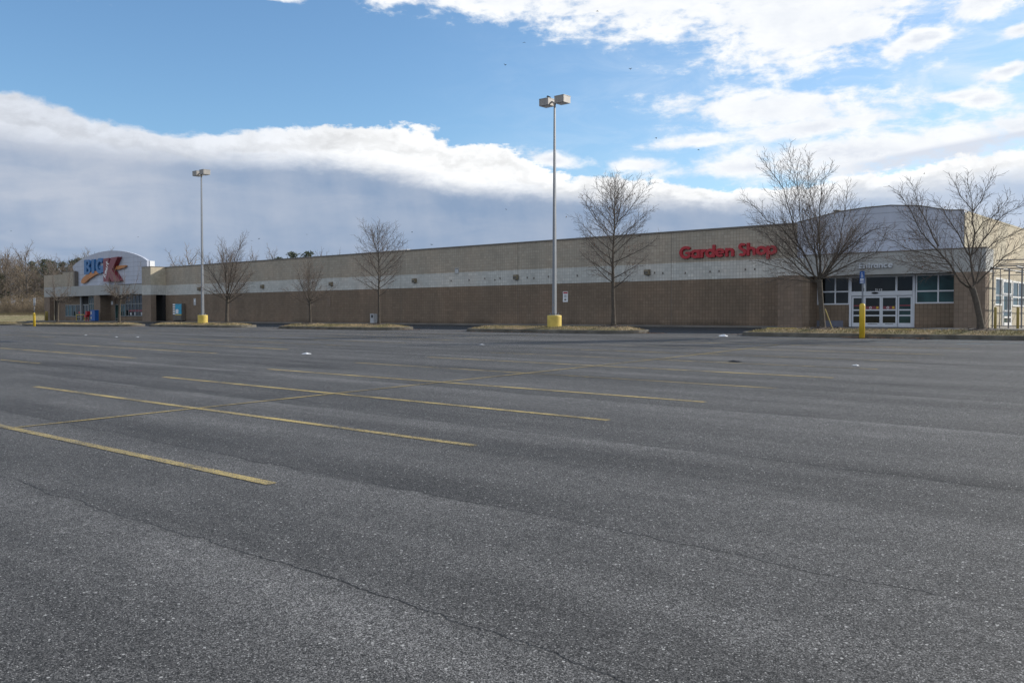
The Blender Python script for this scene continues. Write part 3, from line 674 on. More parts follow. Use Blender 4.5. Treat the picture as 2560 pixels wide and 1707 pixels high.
for i in range(4):
    a, b = leaf_x[i], leaf_x[i + 1] - 0.01; yy = yD - (0.09 if i in (1, 2) else 0.04)
    f = MB(); f.box(a, a + 0.075, yy - 0.04, yy, DZ0, 2.72).box(b - 0.075, b, yy - 0.04, yy, DZ0, 2.72)
    for z0, z1 in ((DZ0, DZ0 + 0.21), (1.66, 1.73), (1.95, 2.02), (2.62, 2.72)): f.box(a + 0.075, b - 0.075, yy - 0.038, yy, z0, z1)
    lf = f.build('door_leaf', M['frame'], dr)
    for z0, z1 in ((DZ0 + 0.21, 1.66), (1.73, 1.95), (2.02, 2.62)): bx('pane', M['glass'] if i != 3 else M['glass2'], lf, a + 0.075, b - 0.075, yy - 0.022, yy - 0.012, z0, z1)
    if i in (1, 2):
        bx('red_sticker', M['darkred'], lf, a + 0.085, b - 0.085, yy - 0.027, yy - 0.023, 2.03, 2.18)
        cx = a + 0.33
        make_glyph('white_ring', M['white'], lf, [g_ring(cx, 2.105, 0.052, 0.028)], (cx - 0.08, cx + 0.08, 2.02, 2.19), 0.012, yy - 0.032, yy - 0.0275)
        bx('yellow_sticker', M['yellow'], lf, b - 0.25, b - 0.14, yy - 0.032, yy - 0.0275, 2.05, 2.17)
        bx('floor_notice', M['black'], lf, a + 0.2, b - 0.18, yy - 0.045, yy - 0.041, 1.235, 1.26)
    else: bx('red_stripe', M['darkred'], lf, a + 0.085, b - 0.085, yy - 0.027, yy - 0.023, 2.18, 2.25)
def text_mesh(name, body, size, loc, mat, parent, ext=0.01):
    c = bpy.data.curves.new(name, 'FONT'); c.body = body; c.size = size; c.extrude = ext; c.offset = size * 0.012
    o = bpy.data.objects.new(name, c); COL.objects.link(o); dg = bpy.context.evaluated_depsgraph_get(); dg.update()
    me = bpy.data.meshes.new_from_object(o.evaluated_get(dg)); bpy.data.objects.remove(o); bpy.data.curves.remove(c)
    me.transform(Matrix.Translation(loc) @ Matrix.Rotation(R(90), 4, 'X')); me.materials.clear(); me.materials.append(mat); me.name = name
    o = bpy.data.objects.new(name, me); COL.objects.link(o); o.parent = parent; return o
for k_, d_ in enumerate('2112'): text_mesh('street_number', d_, 0.17, (-16.86 + k_ * 0.095, yD - 0.062, 2.985), M['white'], dr)
bx('painted_patch', M['patch'], store, -20.0, -18.55, GYB - 0.127, GYB - 0.121, 1.02, 1.42)
# arched panel over the garden entrance
top = [(-21.33, 6.90), (-21.06, 6.93), (-20.4, 7.06), (-18.94, 7.32), (-17.6, 7.42), (-16.27, 7.44), (-14.81, 7.30), (-13.48, 6.98), (-12.7, 6.92)]
PY = 48.9
MB().prism([(-21.33, 4.80), (-12.7, 4.80)] + list(reversed(top)), PY, PY + 0.5).build('arched_panel', M['panel'], store)
capm = MB()
for (a, b) in zip(top[:-1], top[1:]): capm.prism([(a[0], a[1]), (b[0], b[1]), (b[0], b[1] + 0.045), (a[0], a[1] + 0.045)], PY - 0.04, PY + 0.54)
capm.build('panel_coping', M['coping'], store)
MB().box(-19.35, -19.12, PY + 0.2, PY + 0.5, 7.2, 7.42).box(-19.38, -19.09, PY + 0.18, PY + 0.52, 7.42, 7.46).build('roof_vent', M['coping'], store)
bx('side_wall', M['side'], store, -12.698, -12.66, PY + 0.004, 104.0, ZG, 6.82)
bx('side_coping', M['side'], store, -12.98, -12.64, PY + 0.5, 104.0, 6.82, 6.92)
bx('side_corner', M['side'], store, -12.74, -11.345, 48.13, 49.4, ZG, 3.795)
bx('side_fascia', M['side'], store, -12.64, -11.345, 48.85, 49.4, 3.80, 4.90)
# glazing on the lit side wall (facing +X)
def side_unit(y0, y1, z0, z1, cols, rows, x=-12.66, fw=0.09, gl=None, name='side_window'):
    f = MB(); f.box(x, x + 0.06, y0, y1, z0, z0 + fw).box(x, x + 0.06, y0, y1, z1 - fw, z1).box(x, x + 0.058, y0, y0 + fw, z0 + fw, z1 - fw).box(x, x + 0.058, y1 - fw, y1, z0 + fw, z1 - fw)
    for c in cols: f.box(x, x + 0.056, c - fw / 2, c + fw / 2, z0 + fw, z1 - fw)
    for r_ in rows: f.box(x, x + 0.054, y0 + fw, y1 - fw, r_ - fw / 2, r_ + fw / 2)
    o = f.build(name, M['white'], store); ys = [y0] + list(cols) + [y1]; zs = [z0] + list(rows) + [z1]
    for i in range(len(ys) - 1):
        for k in range(len(zs) - 1): bx('pane', gl or M['glass2'], o, x + 0.01, x + 0.025, ys[i] + fw / 2, ys[i + 1] - fw / 2, zs[k] + fw / 2, zs[k + 1] - fw / 2)
    return o
side_unit(53.4, 56.3, 2.25, 3.78, (54.9,), (2.83,))
sd = side_unit(56.5, 58.6, 1.02, 3.74, (), (2.88,), fw=0.16, name='side_door')
MB().box(-12.60, -12.56, 56.7, 58.4, 1.9, 2.0).box(-12.60, -12.56, 56.7, 58.4, 1.55, 1.65).box(-12.60, -12.56, 56.7, 58.4, 1.03, 1.3).box(-12.60, -12.562, 57.53, 57.62, 1.31, 1.54).box(-12.60, -12.562, 57.53, 57.62, 2.01, 2.8).build('door_rails', M['white'], sd)
side_unit(58.8, 66.0, 2.22, 3.70, (60.2, 61.7, 63.2, 64.6), (2.78,))

# --- main entrance end
yS = 48.4
bx('canopy_fascia', M['fascia'], store, -119.4, -104.9, FY, WY, 4.02, 5.20)
bx('canopy_fascia', M['fascia'], store, -100.90, -94.06, FY, WY, 4.02, 5.08)
ef = bx('entrance_fascia', M['fascia'], store, -103.6, -99.55, 46.62, WY - 0.1, 4.02, 5.14)
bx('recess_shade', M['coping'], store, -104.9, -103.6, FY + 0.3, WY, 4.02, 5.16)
bx('canopy_parapet', M['upper'], store, -113.95, -110.95, FY + 0.01, WY + 0.5, 5.21, 6.95)
bx('canopy_parapet', M['upper'], store, -119.4, -113.96, FY + 0.01, WY + 0.5, 5.21, 6.72)
bx('parapet_edge', M['coping'], store, -110.94, -110.60, FY + 0.012, WY + 0.5, 5.19, 6.95)
bx('parapet_edge', M['coping'], store, -113.95, -110.94, FY - 0.02, WY + 0.5, 6.955, 7.03)
bx('right_pilaster', M['upper'], store, -94.05, -92.14, FY, WY, 4.95, 6.86)
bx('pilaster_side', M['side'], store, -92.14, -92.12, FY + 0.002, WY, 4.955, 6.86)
bx('pilaster_band', M['band'], store, -94.05, -92.12, FY - 0.004, WY, 3.92, 4.95)
bx('pilaster_coping', M['coping'], store, -94.07, -92.09, FY - 0.03, WY + 0.02, 6.86, 6.93)
bx('lower_pilaster', M['pier'], store, -94.05, -92.12, FY, FY + 0.58, ZG, 3.92)
bx('passage', M['black'], store, -94.0, -92.2, FY + 1.4, WY + 0.01, ZG, 3.92)
bx('end_pier', M['pier'], store, -119.4, -117.75, FY, FY + 0.5, ZG, 4.02)
bx('entrance_pier', M['pier'], store, -104.9, -103.25, FY - 0.3, yS + 0.3, ZG, 4.02)
bx('entrance_wall', M['black'], store, -119.4, -118.6, yS + 0.5, yS + 0.7, ZG, 4.02)
bx('entrance_wall', M['pier'], store, -118.55, -115.4, yS, yS + 0.3, ZG, 4.02)
bx('entrance_wall', M['lower'], store, -115.4, -112.35, yS, yS + 0.3, 3.05, 4.02)
bx('sill_wall', M['lower'], store, -115.4, -112.35, yS - 0.02, yS + 0.3, ZG, 1.55)
opening(store, -115.4, -112.4, 1.55, 3.05, yS, (-114.5, -113.5), (), M['glass2'], M['dframe'], 0.11)
e1 = opening(store, -112.3, -111.1, 1.06, 3.05, yS, (-111.75,), (1.5,), M['glass'], M['dframe'], 0.10, 'entrance_door')
bx('red_sticker', M['red'], e1, -111.7, -111.2, yS - 0.06, yS - 0.051, 1.95, 2.2)
bx('entrance_wall', M['lower'], store, -112.35, -110.95, yS, yS + 0.3, 3.05, 4.02)
bx('mullion', M['dframe'], store, -111.0, -110.6, yS - 0.2, yS, 1.06, 4.02)
e2 = opening(store, -110.55, -108.95, 1.06, 3.05, yS, (-109.75,), (), M['glass'], M['dframe'], 0.12, 'entrance_door')
bx('transom_pane', M['black'], store, -110.6, -108.95, yS - 0.03, yS, 3.05, 4.02)
opening(store, -108.9, -106.9, 1.06, 4.02, yS, (-108.4, -107.9, -107.4), (3.1,), M['glass2'], M['dframe'], 0.10)
bx('dark_bay', M['black'], store, -106.9, -104.9, yS + 0.3, yS + 0.5, ZG, 4.02)
bx('entrance_wall', M['pier'], store, -103.25, -102.2, yS - 0.1, yS + 0.3, ZG, 4.02)
e3 = opening(store, -102.2, -101.2, 1.06, 3.0, yS, (), (1.35,), M['glass2'], M['dframe'], 0.10, 'entrance_door')
bx('entrance_wall', M['lower'], store, -102.2, -99.7, yS, yS + 0.3, 3.0, 4.02)
opening(store, -101.15, -99.7, 1.6, 3.0, yS, (-100.4,), (), M['glass2'], M['dframe'], 0.09)
bx('sill_wall', M['lower'], store, -101.15, -99.7, yS - 0.02, yS + 0.3, ZG, 1.6)
bw = opening(store, -99.6, -94.2, 1.62, 4.0, yS - 0.02, (-98.9, -98.1, -97.3, -96.5, -95.7, -94.9), (3.0,), M['glass'], M['dframe'], 0.08)
bx('red_stripe', M['darkred'], bw, -99.0, -94.3, yS - 0.085, yS - 0.071, 2.14, 2.34)
for x in (-98.6, -97.6, -96.1): bx('poster', M['scar'], bw, x, x + 0.35, yS - 0.082, yS - 0.071, 1.75, 2.05)
bx('sill_wall', M['lower'], store, -99.6, -94.1, yS - 0.04, yS + 0.3, ZG, 1.62)
n_ = bx('wall_notice', M['white'], store, -103.05, -102.62, yS - 0.13, yS - 0.101, 2.95, 3.35)
# arched panel of the main entrance
QY = 47.9
arc = []
for k in range(25):
    t = k / 24; x = -112.2 + t * (-93.8 + 112.2); arc.append((x, 7.62 + 1.46 * (1 - (2 * t - 1) ** 2) ** 0.85))
MB().prism([(-110.58, 5.2), (-93.8, 5.2)] + list(reversed([a for a in arc if True])), QY, QY + 0.3).build('arched_panel', M['panel'], store)
bx('panel_return', M['white'], store, -94.1, -93.74, QY + 0.305, QY + 0.85, 6.94, 7.60)

# ------------------------------------------------------------------ pavement in front of the store
def slab(name, mat, x0, x1, y0, y1, h, parent=None):
    mb = MB(); xs = rng(x0, x1, 3.0); ys = [y0, y1]
    for x in xs:
        for y, hh in ((y0, -0.2), (y0, h), (y1, h)): mb.v.append((x, y, gz(x, y) + hh))
    for i in range(len(xs) - 1):
        for k in range(2): mb.f.append((i * 3 + k, (i + 1) * 3 + k, (i + 1) * 3 + k + 1, i * 3 + k + 1))
    e = len(mb.v) - 3; mb.f.append((0, 1, 2, 2)[:3]); mb.f.append((e, e + 2, e + 1))
    return tag(mb.build(name, mat, parent), None, None, None, 'structure')
slab('sidewalk', M['walk'], -92.0, -21.9, 48.35, 49.14, 0.10)
slab('sidewalk', M['walk'], -121.0, -92.05, 45.9, 48.9, 0.12)
slab('sidewalk', M['walk'], -21.85, -13.6, 45.6, 48.9, 0.08)
slab('concrete_apron', M['concrete'], -13.55, 10.0, 45.5, 54.0, 0.12)
for x0, x1 in ((-21.5, -19.9), (-15.2, -13.9)):
    sl = MB(); sl.box(x0, x1, 45.48, 45.62, gz(x0, 45.5) - 0.1, gz(x0, 45.5) + 0.10); tag(sl.build('yellow_kerb', M['yellow_base']), None, None, None, 'structure')

# ------------------------------------------------------------------ signs on the facade
def letters(spec, name, label, mat, x0, zb, k, y0, y1, cell, partname='letter'):
    root = empty(name, (x0, y1, zb), label, 'sign')
    for dxp, strokes, box in spec:
        o = make_glyph(partname, mat, root, strokes, box, cell, y0 - y1, 0.0)
        o.location = (dxp, 0, 0)
    return root
Wd = 0.238; C = 1.10; XH = 0.76; rr_ = XH / 2 - Wd / 2 + 0.015
def L_o(s=1.06): return [g_ring(0.40, XH / 2, rr_, Wd, sx=s)]
spec = [
 (0.00, [g_ring(0.54, C / 2, C / 2 - Wd / 2 + 0.02, Wd, 42, 352), g_bar(0.52, C / 2 - 0.16, 1.03, C / 2 + 0.05)], (-0.1, 1.15, -0.1, 1.2)),
 (0.99, L_o() + [g_bar(0.60, 0, 0.82, XH)], (-0.1, 0.95, -0.1, 0.9)),
 (1.86, [g_bar(0, 0, 0.22, XH), g_ring(0.34, XH - 0.36, 0.24, Wd, 62, 180)], (-0.1, 0.6, -0.1, 0.9)),
 (2.30, L_o() + [g_bar(0.60, 0, 0.82, C)], (-0.1, 0.95, -0.1, 1.2)),
 (3.13, [g_ring(0.40, XH / 2, rr_, Wd * 0.92, 0, 318, 1.06), g_bar(0.1, XH / 2 - 0.085, 0.77, XH / 2 + 0.06)], (-0.1, 0.95, -0.1, 0.9)),
 (4.00, [g_bar(0, 0, 0.22, XH), g_ring(0.36, XH - 0.375, 0.255, Wd * 0.95, 0, 180), g_bar(0.50, 0, 0.72, XH - 0.37)], (-0.1, 0.9, -0.1, 0.9)),
 (5.05, [g_ring(0.36, 0.80, 0.20, Wd * 0.95, 25, 275), g_ring(0.36, 0.31, 0.225, Wd * 0.95, -150, 95)], (-0.1, 0.85, -0.15, 1.25)),
 (5.78, [g_bar(0, 0, 0.22, C), g_ring(0.36, XH - 0.375, 0.255, Wd * 0.95, 0, 180), g_bar(0.50, 0, 0.72, XH - 0.37)], (-0.1, 0.9, -0.1, 1.2)),
 (6.56, L_o(), (-0.1, 0.95, -0.1, 0.9)),
 (7.38, L_o() + [g_bar(-0.01, -0.36, 0.21, XH)], (-0.1, 0.95, -0.5, 0.9))]
KX = 6.33 / 8.2
garden = letters(spec, 'garden_shop_sign', 'red block letters reading Garden Shop on the upper tan wall', M['red'], -28.93, 5.19, 1, WY - 0.15, WY - 0.012, 0.022)
for ch in garden.children: ch.location.x *= KX; ch.scale.x = KX * 1.0; ch.scale.z = 0.675
w2 = 0.055; c2_ = 0.30; x2 = 0.215; r2 = x2 / 2 - w2 / 2
espec = [
 (0.00, [g_bar(0, 0, 0.055, c2_), g_bar(0, 0, 0.19, 0.055), g_bar(0, c2_ / 2 - 0.027, 0.17, c2_ / 2 + 0.027), g_bar(0, c2_ - 0.055, 0.19, c2_)], (-0.03, 0.22, -0.03, 0.33)),
 (0.235, [g_bar(0, 0, 0.055, x2), g_ring(0.1, x2 - 0.1, 0.0725, 0.055, 0, 180), g_bar(0.145, 0, 0.2, x2 - 0.1)], (-0.03, 0.25, -0.03, 0.25)),
 (0.465, [g_bar(0.03, 0.0, 0.085, 0.29), g_bar(-0.01, x2 - 0.05, 0.13, x2)], (-0.03, 0.18, -0.03, 0.33)),
 (0.615, [g_bar(0, 0, 0.055, x2), g_ring(0.1, x2 - 0.1, 0.0725, 0.055, 60, 180)], (-0.03, 0.2, -0.03, 0.25)),
 (0.755, [g_ring(0.11, x2 / 2, r2, w2), g_bar(0.165, 0, 0.22, x2)], (-0.03, 0.25, -0.03, 0.25)),
 (1.01, [g_bar(0, 0, 0.055, x2), g_ring(0.1, x2 - 0.1, 0.0725, 0.055, 0, 180), g_bar(0.145, 0, 0.2, x2 - 0.1)], (-0.03, 0.25, -0.03, 0.25)),
 (1.24, [g_ring(0.11, x2 / 2, r2, w2, 45, 315)], (-0.03, 0.25, -0.03, 0.25)),
 (1.475, [g_ring(0.11, x2 / 2, r2, w2, 0, 318), g_bar(0.03, x2 / 2 - 0.022, 0.21, x2 / 2 + 0.022)], (-0.03, 0.25, -0.03, 0.25))]
ent = letters(espec, 'entrance_sign', 'small grey raised letters reading Entrance on the fascia above the garden doors', simple('entrance_letter', (0.53, 0.56, 0.60), 0.6), -17.32, 4.13, 1, FY - 0.10, FY - 0.004, 0.012)

big = empty('entrance_logo_sign', (-101.9, QY, 6.9), 'large BIG K logo with blue letters, red K and orange swoosh on the arched front', 'sign', None)
def bigpart(name, mat, strokes, box, y0, y1, cut=(), cell=0.06):
    o = make_glyph(name, mat, big, strokes, box, cell, y0, y1, cut); o.location = (101.9, -QY, -6.9); return o
# coordinates below are world x, z on the panel
bigpart('blue_letter', M['blue'], [g_bar(-108.4, 6.55, -107.75, 8.25), g_ring(-107.55, 7.83, 0.30, 0.26, -90, 90, 1.5), g_ring(-107.55, 7.00, 0.33, 0.28, -90, 90, 1.7), g_bar(-108.2, 6.55, -107.4, 6.82), g_bar(-108.2, 7.99, -107.4, 8.25), g_bar(-108.2, 7.30, -107.4, 7.56)], (-108.5, -106.6, 6.45, 8.35), QY - 0.30, QY - 0.02)
bigpart('blue_letter', M['blue'], [g_bar(-106.42, 6.62, -105.78, 8.25)], (-106.6, -105.6, 6.5, 8.35), QY - 0.30, QY - 0.02)
bigpart('blue_letter', M['blue'], [g_ring(-104.35, 7.42, 0.68, 0.42, 40, 352, 1.12), g_bar(-104.45, 7.12, -103.35, 7.42), g_bar(-103.75, 6.65, -103.35, 7.42)], (-105.5, -103.2, 6.4, 8.5), QY - 0.30, QY - 0.02)
bigpart('red_letter', M['darkred'], [g_poly([(-102.9, 5.55), (-102.9, 8.15), (-101.55, 8.2), (-101.55, 7.45), (-100.95, 8.2), (-99.35, 8.25), (-100.75, 6.85), (-99.05, 5.55), (-100.9, 5.5), (-101.55, 6.2), (-101.6, 5.52)])], (-103.1, -98.8, 5.3, 8.4), QY - 0.55, QY - 0.02)
bigpart('swoosh', M['orange'], [g_poly([(-109.35, 5.62), (-109.1, 5.52), (-108.4, 5.55), (-107.2, 6.0), (-105.6, 6.42), (-104.1, 6.62), (-102.95, 6.78), (-102.95, 7.1), (-104.1, 6.98), (-105.2, 6.86), (-106.4, 6.82), (-107.5, 6.62), (-108.5, 6.3), (-109.2, 5.95)])], (-109.6, -102.8, 5.3, 7.3), QY - 0.26, QY - 0.03, cell=0.07)
bigpart('swoosh', M['orange'], [g_poly([(-100.9, 7.02), (-100.7, 6.88), (-99.9, 6.86), (-98.6, 7.0), (-98.1, 7.16), (-98.3, 7.28), (-99.4, 7.28), (-100.9, 7.22)])], (-101.0, -98.0, 6.7, 7.4), QY - 0.26, QY - 0.03)
# white script word climbing the K
def rot_pts(P, x, z, sc, deg):
    c, s = math.cos(R(deg)), math.sin(R(deg)); return [(x + sc * (a * c - b * s), z + sc * (a * s + b * c)) for a, b in P]
word = [[(0, 0), (0.25, 1.5)], [(0.12, 0.55), (0.65, 1.0)], [(0.15, 0.5), (0.6, 0)], [(0.9, 0), (1.0, 0.75)], [(1.0, 0.6), (1.25, 0.8), (1.25, 0)], [(1.3, 0.6), (1.55, 0.8), (1.6, 0)], [(2.2, 0.7), (1.85, 0.5), (1.9, 0.05), (2.2, 0.2), (2.25, 0.75)], [(2.25, 0.2), (2.4, 0)], [(2.7, 0), (2.75, 0.75)], [(2.75, 0.55), (3.1, 0.8)], [(3.4, 1.4), (3.4, 0.15), (3.65, 0)], [(3.2, 0.85), (3.75, 0.9)]]
ss_ = []
for pl in word:
    q = rot_pts(pl, -102.35, 5.95, 0.50, 62)
    ss_ += [g_seg(*q[i], *q[i + 1], 0.085) for i in range(len(q) - 1)]
bigpart('script_word', M['white'], ss_, (-103.4, -100.2, 5.7, 8.3), QY - 0.575, QY - 0.551, cell=0.045)

def plate_sign(name, label, x, z, wd, h, mat, y=WY, bars=()):
    o = tag(bx(name, mat, None, x - wd / 2, x + wd / 2, y - 0.03, y - 0.006, z - h / 2, z + h / 2), label, 'sign')
    for (m, a, b, c, d) in bars: bx('printed_block', m, o, x + a * wd, x + b * wd, y - 0.034, y - 0.0305, z + c * h, z + d * h)
    return o
plate_sign('wall_notice', 'small white and red notice on the brown wall right of the nearer lamp', -37.9, 2.98, 0.42, 0.72, M['white'], bars=((M['red'], -0.4, 0.45, 0.3, 0.45), (M['scar'], -0.25, 0.25, -0.1, 0.2), (M['coping'], -0.2, 0.2, -0.35, -0.2)))
plate_sign('wall_notice', 'faint grey notice on the brown wall behind the farther lamp', -86.2, 3.13, 0.42, 0.7, M['scar'], bars=((M['white'], -0.3, 0.3, 0.0, 0.3),))
plate_sign('wall_notice', 'pale brown blank plate on the brown wall behind the small spreading tree', -63.9, 2.95, 0.5, 0.9, M['pier'])

# ------------------------------------------------------------------ lamps
def lamp(x, y, z, H):
    t = empty('street_lamp', (x, y, z))
    MB().lathe(0, 0, [(0.37, -0.3), (0.37, 0.70), (0.355, 0.735), (0.33, 0.74)], 32).build('concrete_base', M['yellow_base'], t, False)
    MB().box(-0.19, 0.19, -0.19, 0.19, 0.74, 0.775).build('base_plate', M['pole'], t)
    for sx in (-1, 1):
        for sy in (-1, 1): MB().lathe(sx * 0.145, sy * 0.145, [(0.024, 0.775), (0.024, 0.85), (0.01, 0.86)], 6).build('anchor_bolt', M['pole'], t)
    p = MB(); a, b = 0.088, 0.038; z0, z1 = 0.775, H - 0.32
    p.v += [(-a, -a, z0), (a, -a, z0), (a, a, z0), (-a, a, z0), (-b, -b, z1), (b, -b, z1), (b, b, z1), (-b, b, z1)]
    p.f += [(4, 5, 6, 7), (0, 1, 5, 4), (1, 2, 6, 5), (2, 3, 7, 6), (3, 0, 4, 7)]
    pole = p.build('pole', M['pole'], t)
    MB().box(-0.04, 0.04, -0.094, -0.0885, 1.2, 1.34).build('handhole_cover', M['head'], pole)
    arm = MB()
    for s in (-1, 1): arm.tube([(0, 0, H - 0.42), (0.05 * s, 0, H - 0.26), (0.14 * s, 0, H - 0.19), (0.24 * s, 0, H - 0.18)], 0.045, 8)
    arm.lathe(0, 0, [(0.05, H - 0.5), (0.05, H - 0.3), (0.03, H - 0.27)], 12)
    arm.build('arm', M['head'], t)
    for s in (-1, 1):
        c = 0.5 * s
        h = MB().box(c - 0.30, c + 0.30, -0.285, 0.285, H - 0.36, H - 0.02).box(c - 0.31, c + 0.31, -0.295, 0.295, H - 0.02, H + 0.01).build('lamp_head', M['head'], t)
        MB().box(c - 0.25, c + 0.25, -0.235, 0.235, H - 0.375, H - 0.361).build('lens', M['lens'], h)
    return t
lm = lamp(-29.11, 36.8, 0.97, 11.9)
tag(lm, 'nearer tall grey twin headed lamp on a yellow base by the conical tree', 'street lamp', 'twin headed lot lamps')
lm2 = copy_tree(lm, None, 'farther tall grey twin headed lamp on a yellow base at the left'); lm2.location = (-63.44, 36.8, 1.01); lm2.scale = (1, 1, 0.985)

# ------------------------------------------------------------------ bollards and parking signs
def bollard(x, y, z, h, r, label, group='yellow bollards', name='bollard', mat=None):
    t = MB().lathe(0, 0, [(r, -0.3), (r, h - r * 0.9), (r * 0.93, h - r * 0.5), (r * 0.7, h - r * 0.15), (r * 0.3, h)], 20).build(name, mat or M['yellow'], None, True)
    t.location = (x, y, z); return tag(t, label, 'bollard', group)
bollard(-12.66, 35.0, gz(-12.66, 35.0), 1.34, 0.105, 'tall yellow bollard carrying the blue accessible parking sign', 'bollards in front of the islands')
bollard(-90.43, 35.0, 0.63, 1.34, 0.105, 'tall yellow bollard carrying a sign at the far left of the lot', 'bollards in front of the islands')
bollard(-10.77, 46.9, gz(-10.8, 46.9) + 0.12, 1.0, 0.06, 'dull yellow bollard before the wire fence, between two fence posts', 'bollards by the wire fence', mat=M['olive'])
bollard(-9.83, 46.9, gz(-9.8, 46.9) + 0.12, 1.0, 0.06, 'dull yellow bollard before the wire fence at the right edge of the photo', 'bollards by the wire fence', mat=M['olive'])
bollard(-116.9, 46.6, gz(-116.9, 46.6) + 0.12, 1.15, 0.09, 'left one of two small yellow bollards under the far left canopy', 'bollards under the canopy', mat=M['olive'])
bollard(-116.45, 46.6, gz(-116.4, 46.6) + 0.12, 1.15, 0.09, 'right one of two small yellow bollards under the far left canopy', 'bollards under the canopy', mat=M['olive'])

def sign_post(x, y, z, z0, z1, label, rz):
    t = empty('parking_sign', (x, y, z), label, 'sign'); t.rotation_euler = (0, 0, rz)
    MB().box(-0.028, 0.028, -0.012, 0.028, z0, z1).build('post', M['pole'], t); return t
zb = gz(-12.66, 35.0)
ps = sign_post(-12.66, 35.0, zb, 1.25, 2.56, 'blue accessible parking sign on a thin post above the yellow bollard', R(-38))
pl = MB().box(-0.155, 0.155, -0.022, -0.013, 2.10, 2.57).build('sign_plate', M['bluebox'], ps)
make_glyph('wheelchair_symbol', M['white'], pl, [g_disc(-0.01, 2.505, 0.022), g_seg(-0.01, 2.47, 0.0, 2.41, 0.022), g_seg(0.0, 2.41, 0.045, 2.41, 0.02), g_seg(0.045, 2.41, 0.07, 2.36, 0.02), g_ring(0.0, 2.385, 0.052, 0.017, 130, 340)], (-0.1, 0.12, 2.3, 2.54), 0.008, -0.026, -0.0225)
for z in (2.27, 2.22, 2.14): MB().box(-0.12, 0.12, -0.026, -0.0225, z - 0.018, z + 0.018).build('white_stripe', M['white'], pl)
MB().box(-0.09, 0.09, 0.03, 0.038, 1.93, 2.09).build('small_plate', M['white'], ps)
ps2 = sign_post(-90.43, 35.0, 0.63, 1.25, 2.7, 'pale sign seen from behind on a thin post above the far left yellow bollard', R(10))
MB().box(-0.17, 0.17, 0.03, 0.04, 2.25, 2.72).build('sign_plate', M['white'], ps2)
MB().box(-0.16, 0.16, 0.03, 0.04, 2.04, 2.23).build('small_plate', M['scar'], ps2)

# ------------------------------------------------------------------ wire fence and cage by the garden end
fence = empty('wire_fence', (0, 0, 0), 'tall pipe and chain link fence around the garden yard at the right corner', 'fence')
fy = 48.3; zf = gz(-10, 48) + 0.12
for x, r in ((-11.22, 0.036), (-10.9, 0.02), (-10.52, 0.036), (-9.97, 0.036), (-9.1, 0.036), (-8.2, 0.036), (-7.2, 0.036)): MB().tube([(x, fy, zf - 0.1), (x, fy, 3.95)], r, 10).build('post', M['steel'], fence)
for z in (1.2, 2.42, 3.62, 3.95): MB().tube([(-11.3, fy, z), (-7.0, fy, z)], 0.018, 8).build('rail', M['steel'], fence)
wm = MB(); d = 0.075
x0, x1, z0, z1 = -11.25, -7.1, zf + 0.02, 3.6
kk = int((x1 - x0 + z1 - z0) / d)
for i in range(kk):
    for s in (0, 1):
        off = i * d; ax = x0 + max(0, off - (z1 - z0)); az_ = z0 + min(off, z1 - z0); bx_ = x0 + min(off, x1 - x0); bz_ = z0 + max(0, off - (x1 - x0))
        if s: ax, bx_ = x0 + x1 - ax, x0 + x1 - bx_
        wm.tube([(ax, fy + 0.045 + 0.004 * s, az_), (bx_, fy + 0.045 + 0.004 * s, bz_)], 0.0022, 3, False)
wm.build('wire_mesh', M['wire'], fence)
for i, x in enumerate((-11.3, -10.2, -9.0, -7.8)): MB().tube([(x, fy, 3.98 + 0.05), (x, 66, 3.98 + 0.05)], 0.035, 8).build('roof_rail', M['steel'], fence)
for y in (49.8, 52.5, 55.2, 58, 61, 64): MB().tube([(-12.3, y, 4.13), (-7.0, y, 4.13)], 0.03, 8).build('roof_rail', M['steel'], fence)
for y, z in ((50.2, 4.45), (53.5, 4.4)): MB().tube([(-12.2, y, z), (-7.0, y, z)], 0.028, 8).build('roof_rail', M['steel'], fence)

# ------------------------------------------------------------------ machines and boxes by the wall
vz = gz(-89.3, 48.7) + 0.12
vm = empty('vending_machine', (-89.0, 48.8, vz), 'drinks vending machine with a cyan front against the brown wall beside the dark passage', 'vending machine')
MB().box(-0.92, 0.90, -0.08, 0.30, 0.08, 1.86).build('cabinet', M['coping'], vm)
MB().box(-0.36, 0.86, -0.12, -0.081, 0.74, 1.80).build('front_panel', M['cyan'], vm)
MB().box(-0.36, 0.86, -0.12, -0.081, 0.64, 0.735).build('yellow_strip', M['yellow_base'], vm)
MB().box(-0.36, 0.86, -0.11, -0.081, 0.12, 0.63).build('delivery_door', M['lens'], vm)
MB().prism([(-0.25, 0.80), (0.25, 0.80), (0.30, 1.2), (0.0, 1.28), (-0.28, 1.18)], -0.125, -0.1205).build('printed_artwork', M['white'], vm)
for k in range(5): MB().box(-0.88, -0.42, -0.115, -0.081, 0.70 + k * 0.24, 0.86 + k * 0.24).build('selection_button', M['white'], vm)
for x in (-0.8, 0.8): MB().box(x - 0.05, x + 0.05, -0.04, 0.28, 0.0, 0.08).build('foot', M['black'], vm)

um = empty('utility_box', (-57.5, 48.75, gz(-57.5, 48.7) + 0.1), 'small pale grey utility box at the foot of the wall behind the oval tree', 'utility box')
MB().box(-0.22, 0.22, -0.2, 0.2, 0.0, 0.75).build('cabinet', M['scar'], um)
MB().box(-0.07, 0.13, -0.21, -0.2005, 0.42, 0.66).build('dial_window', M['black'], um)
MB().tube([(-0.32, 0, 0), (-0.32, 0, 0.28), (-0.22, 0, 0.3)], 0.05, 8).build('pipe', M['scar'], um)

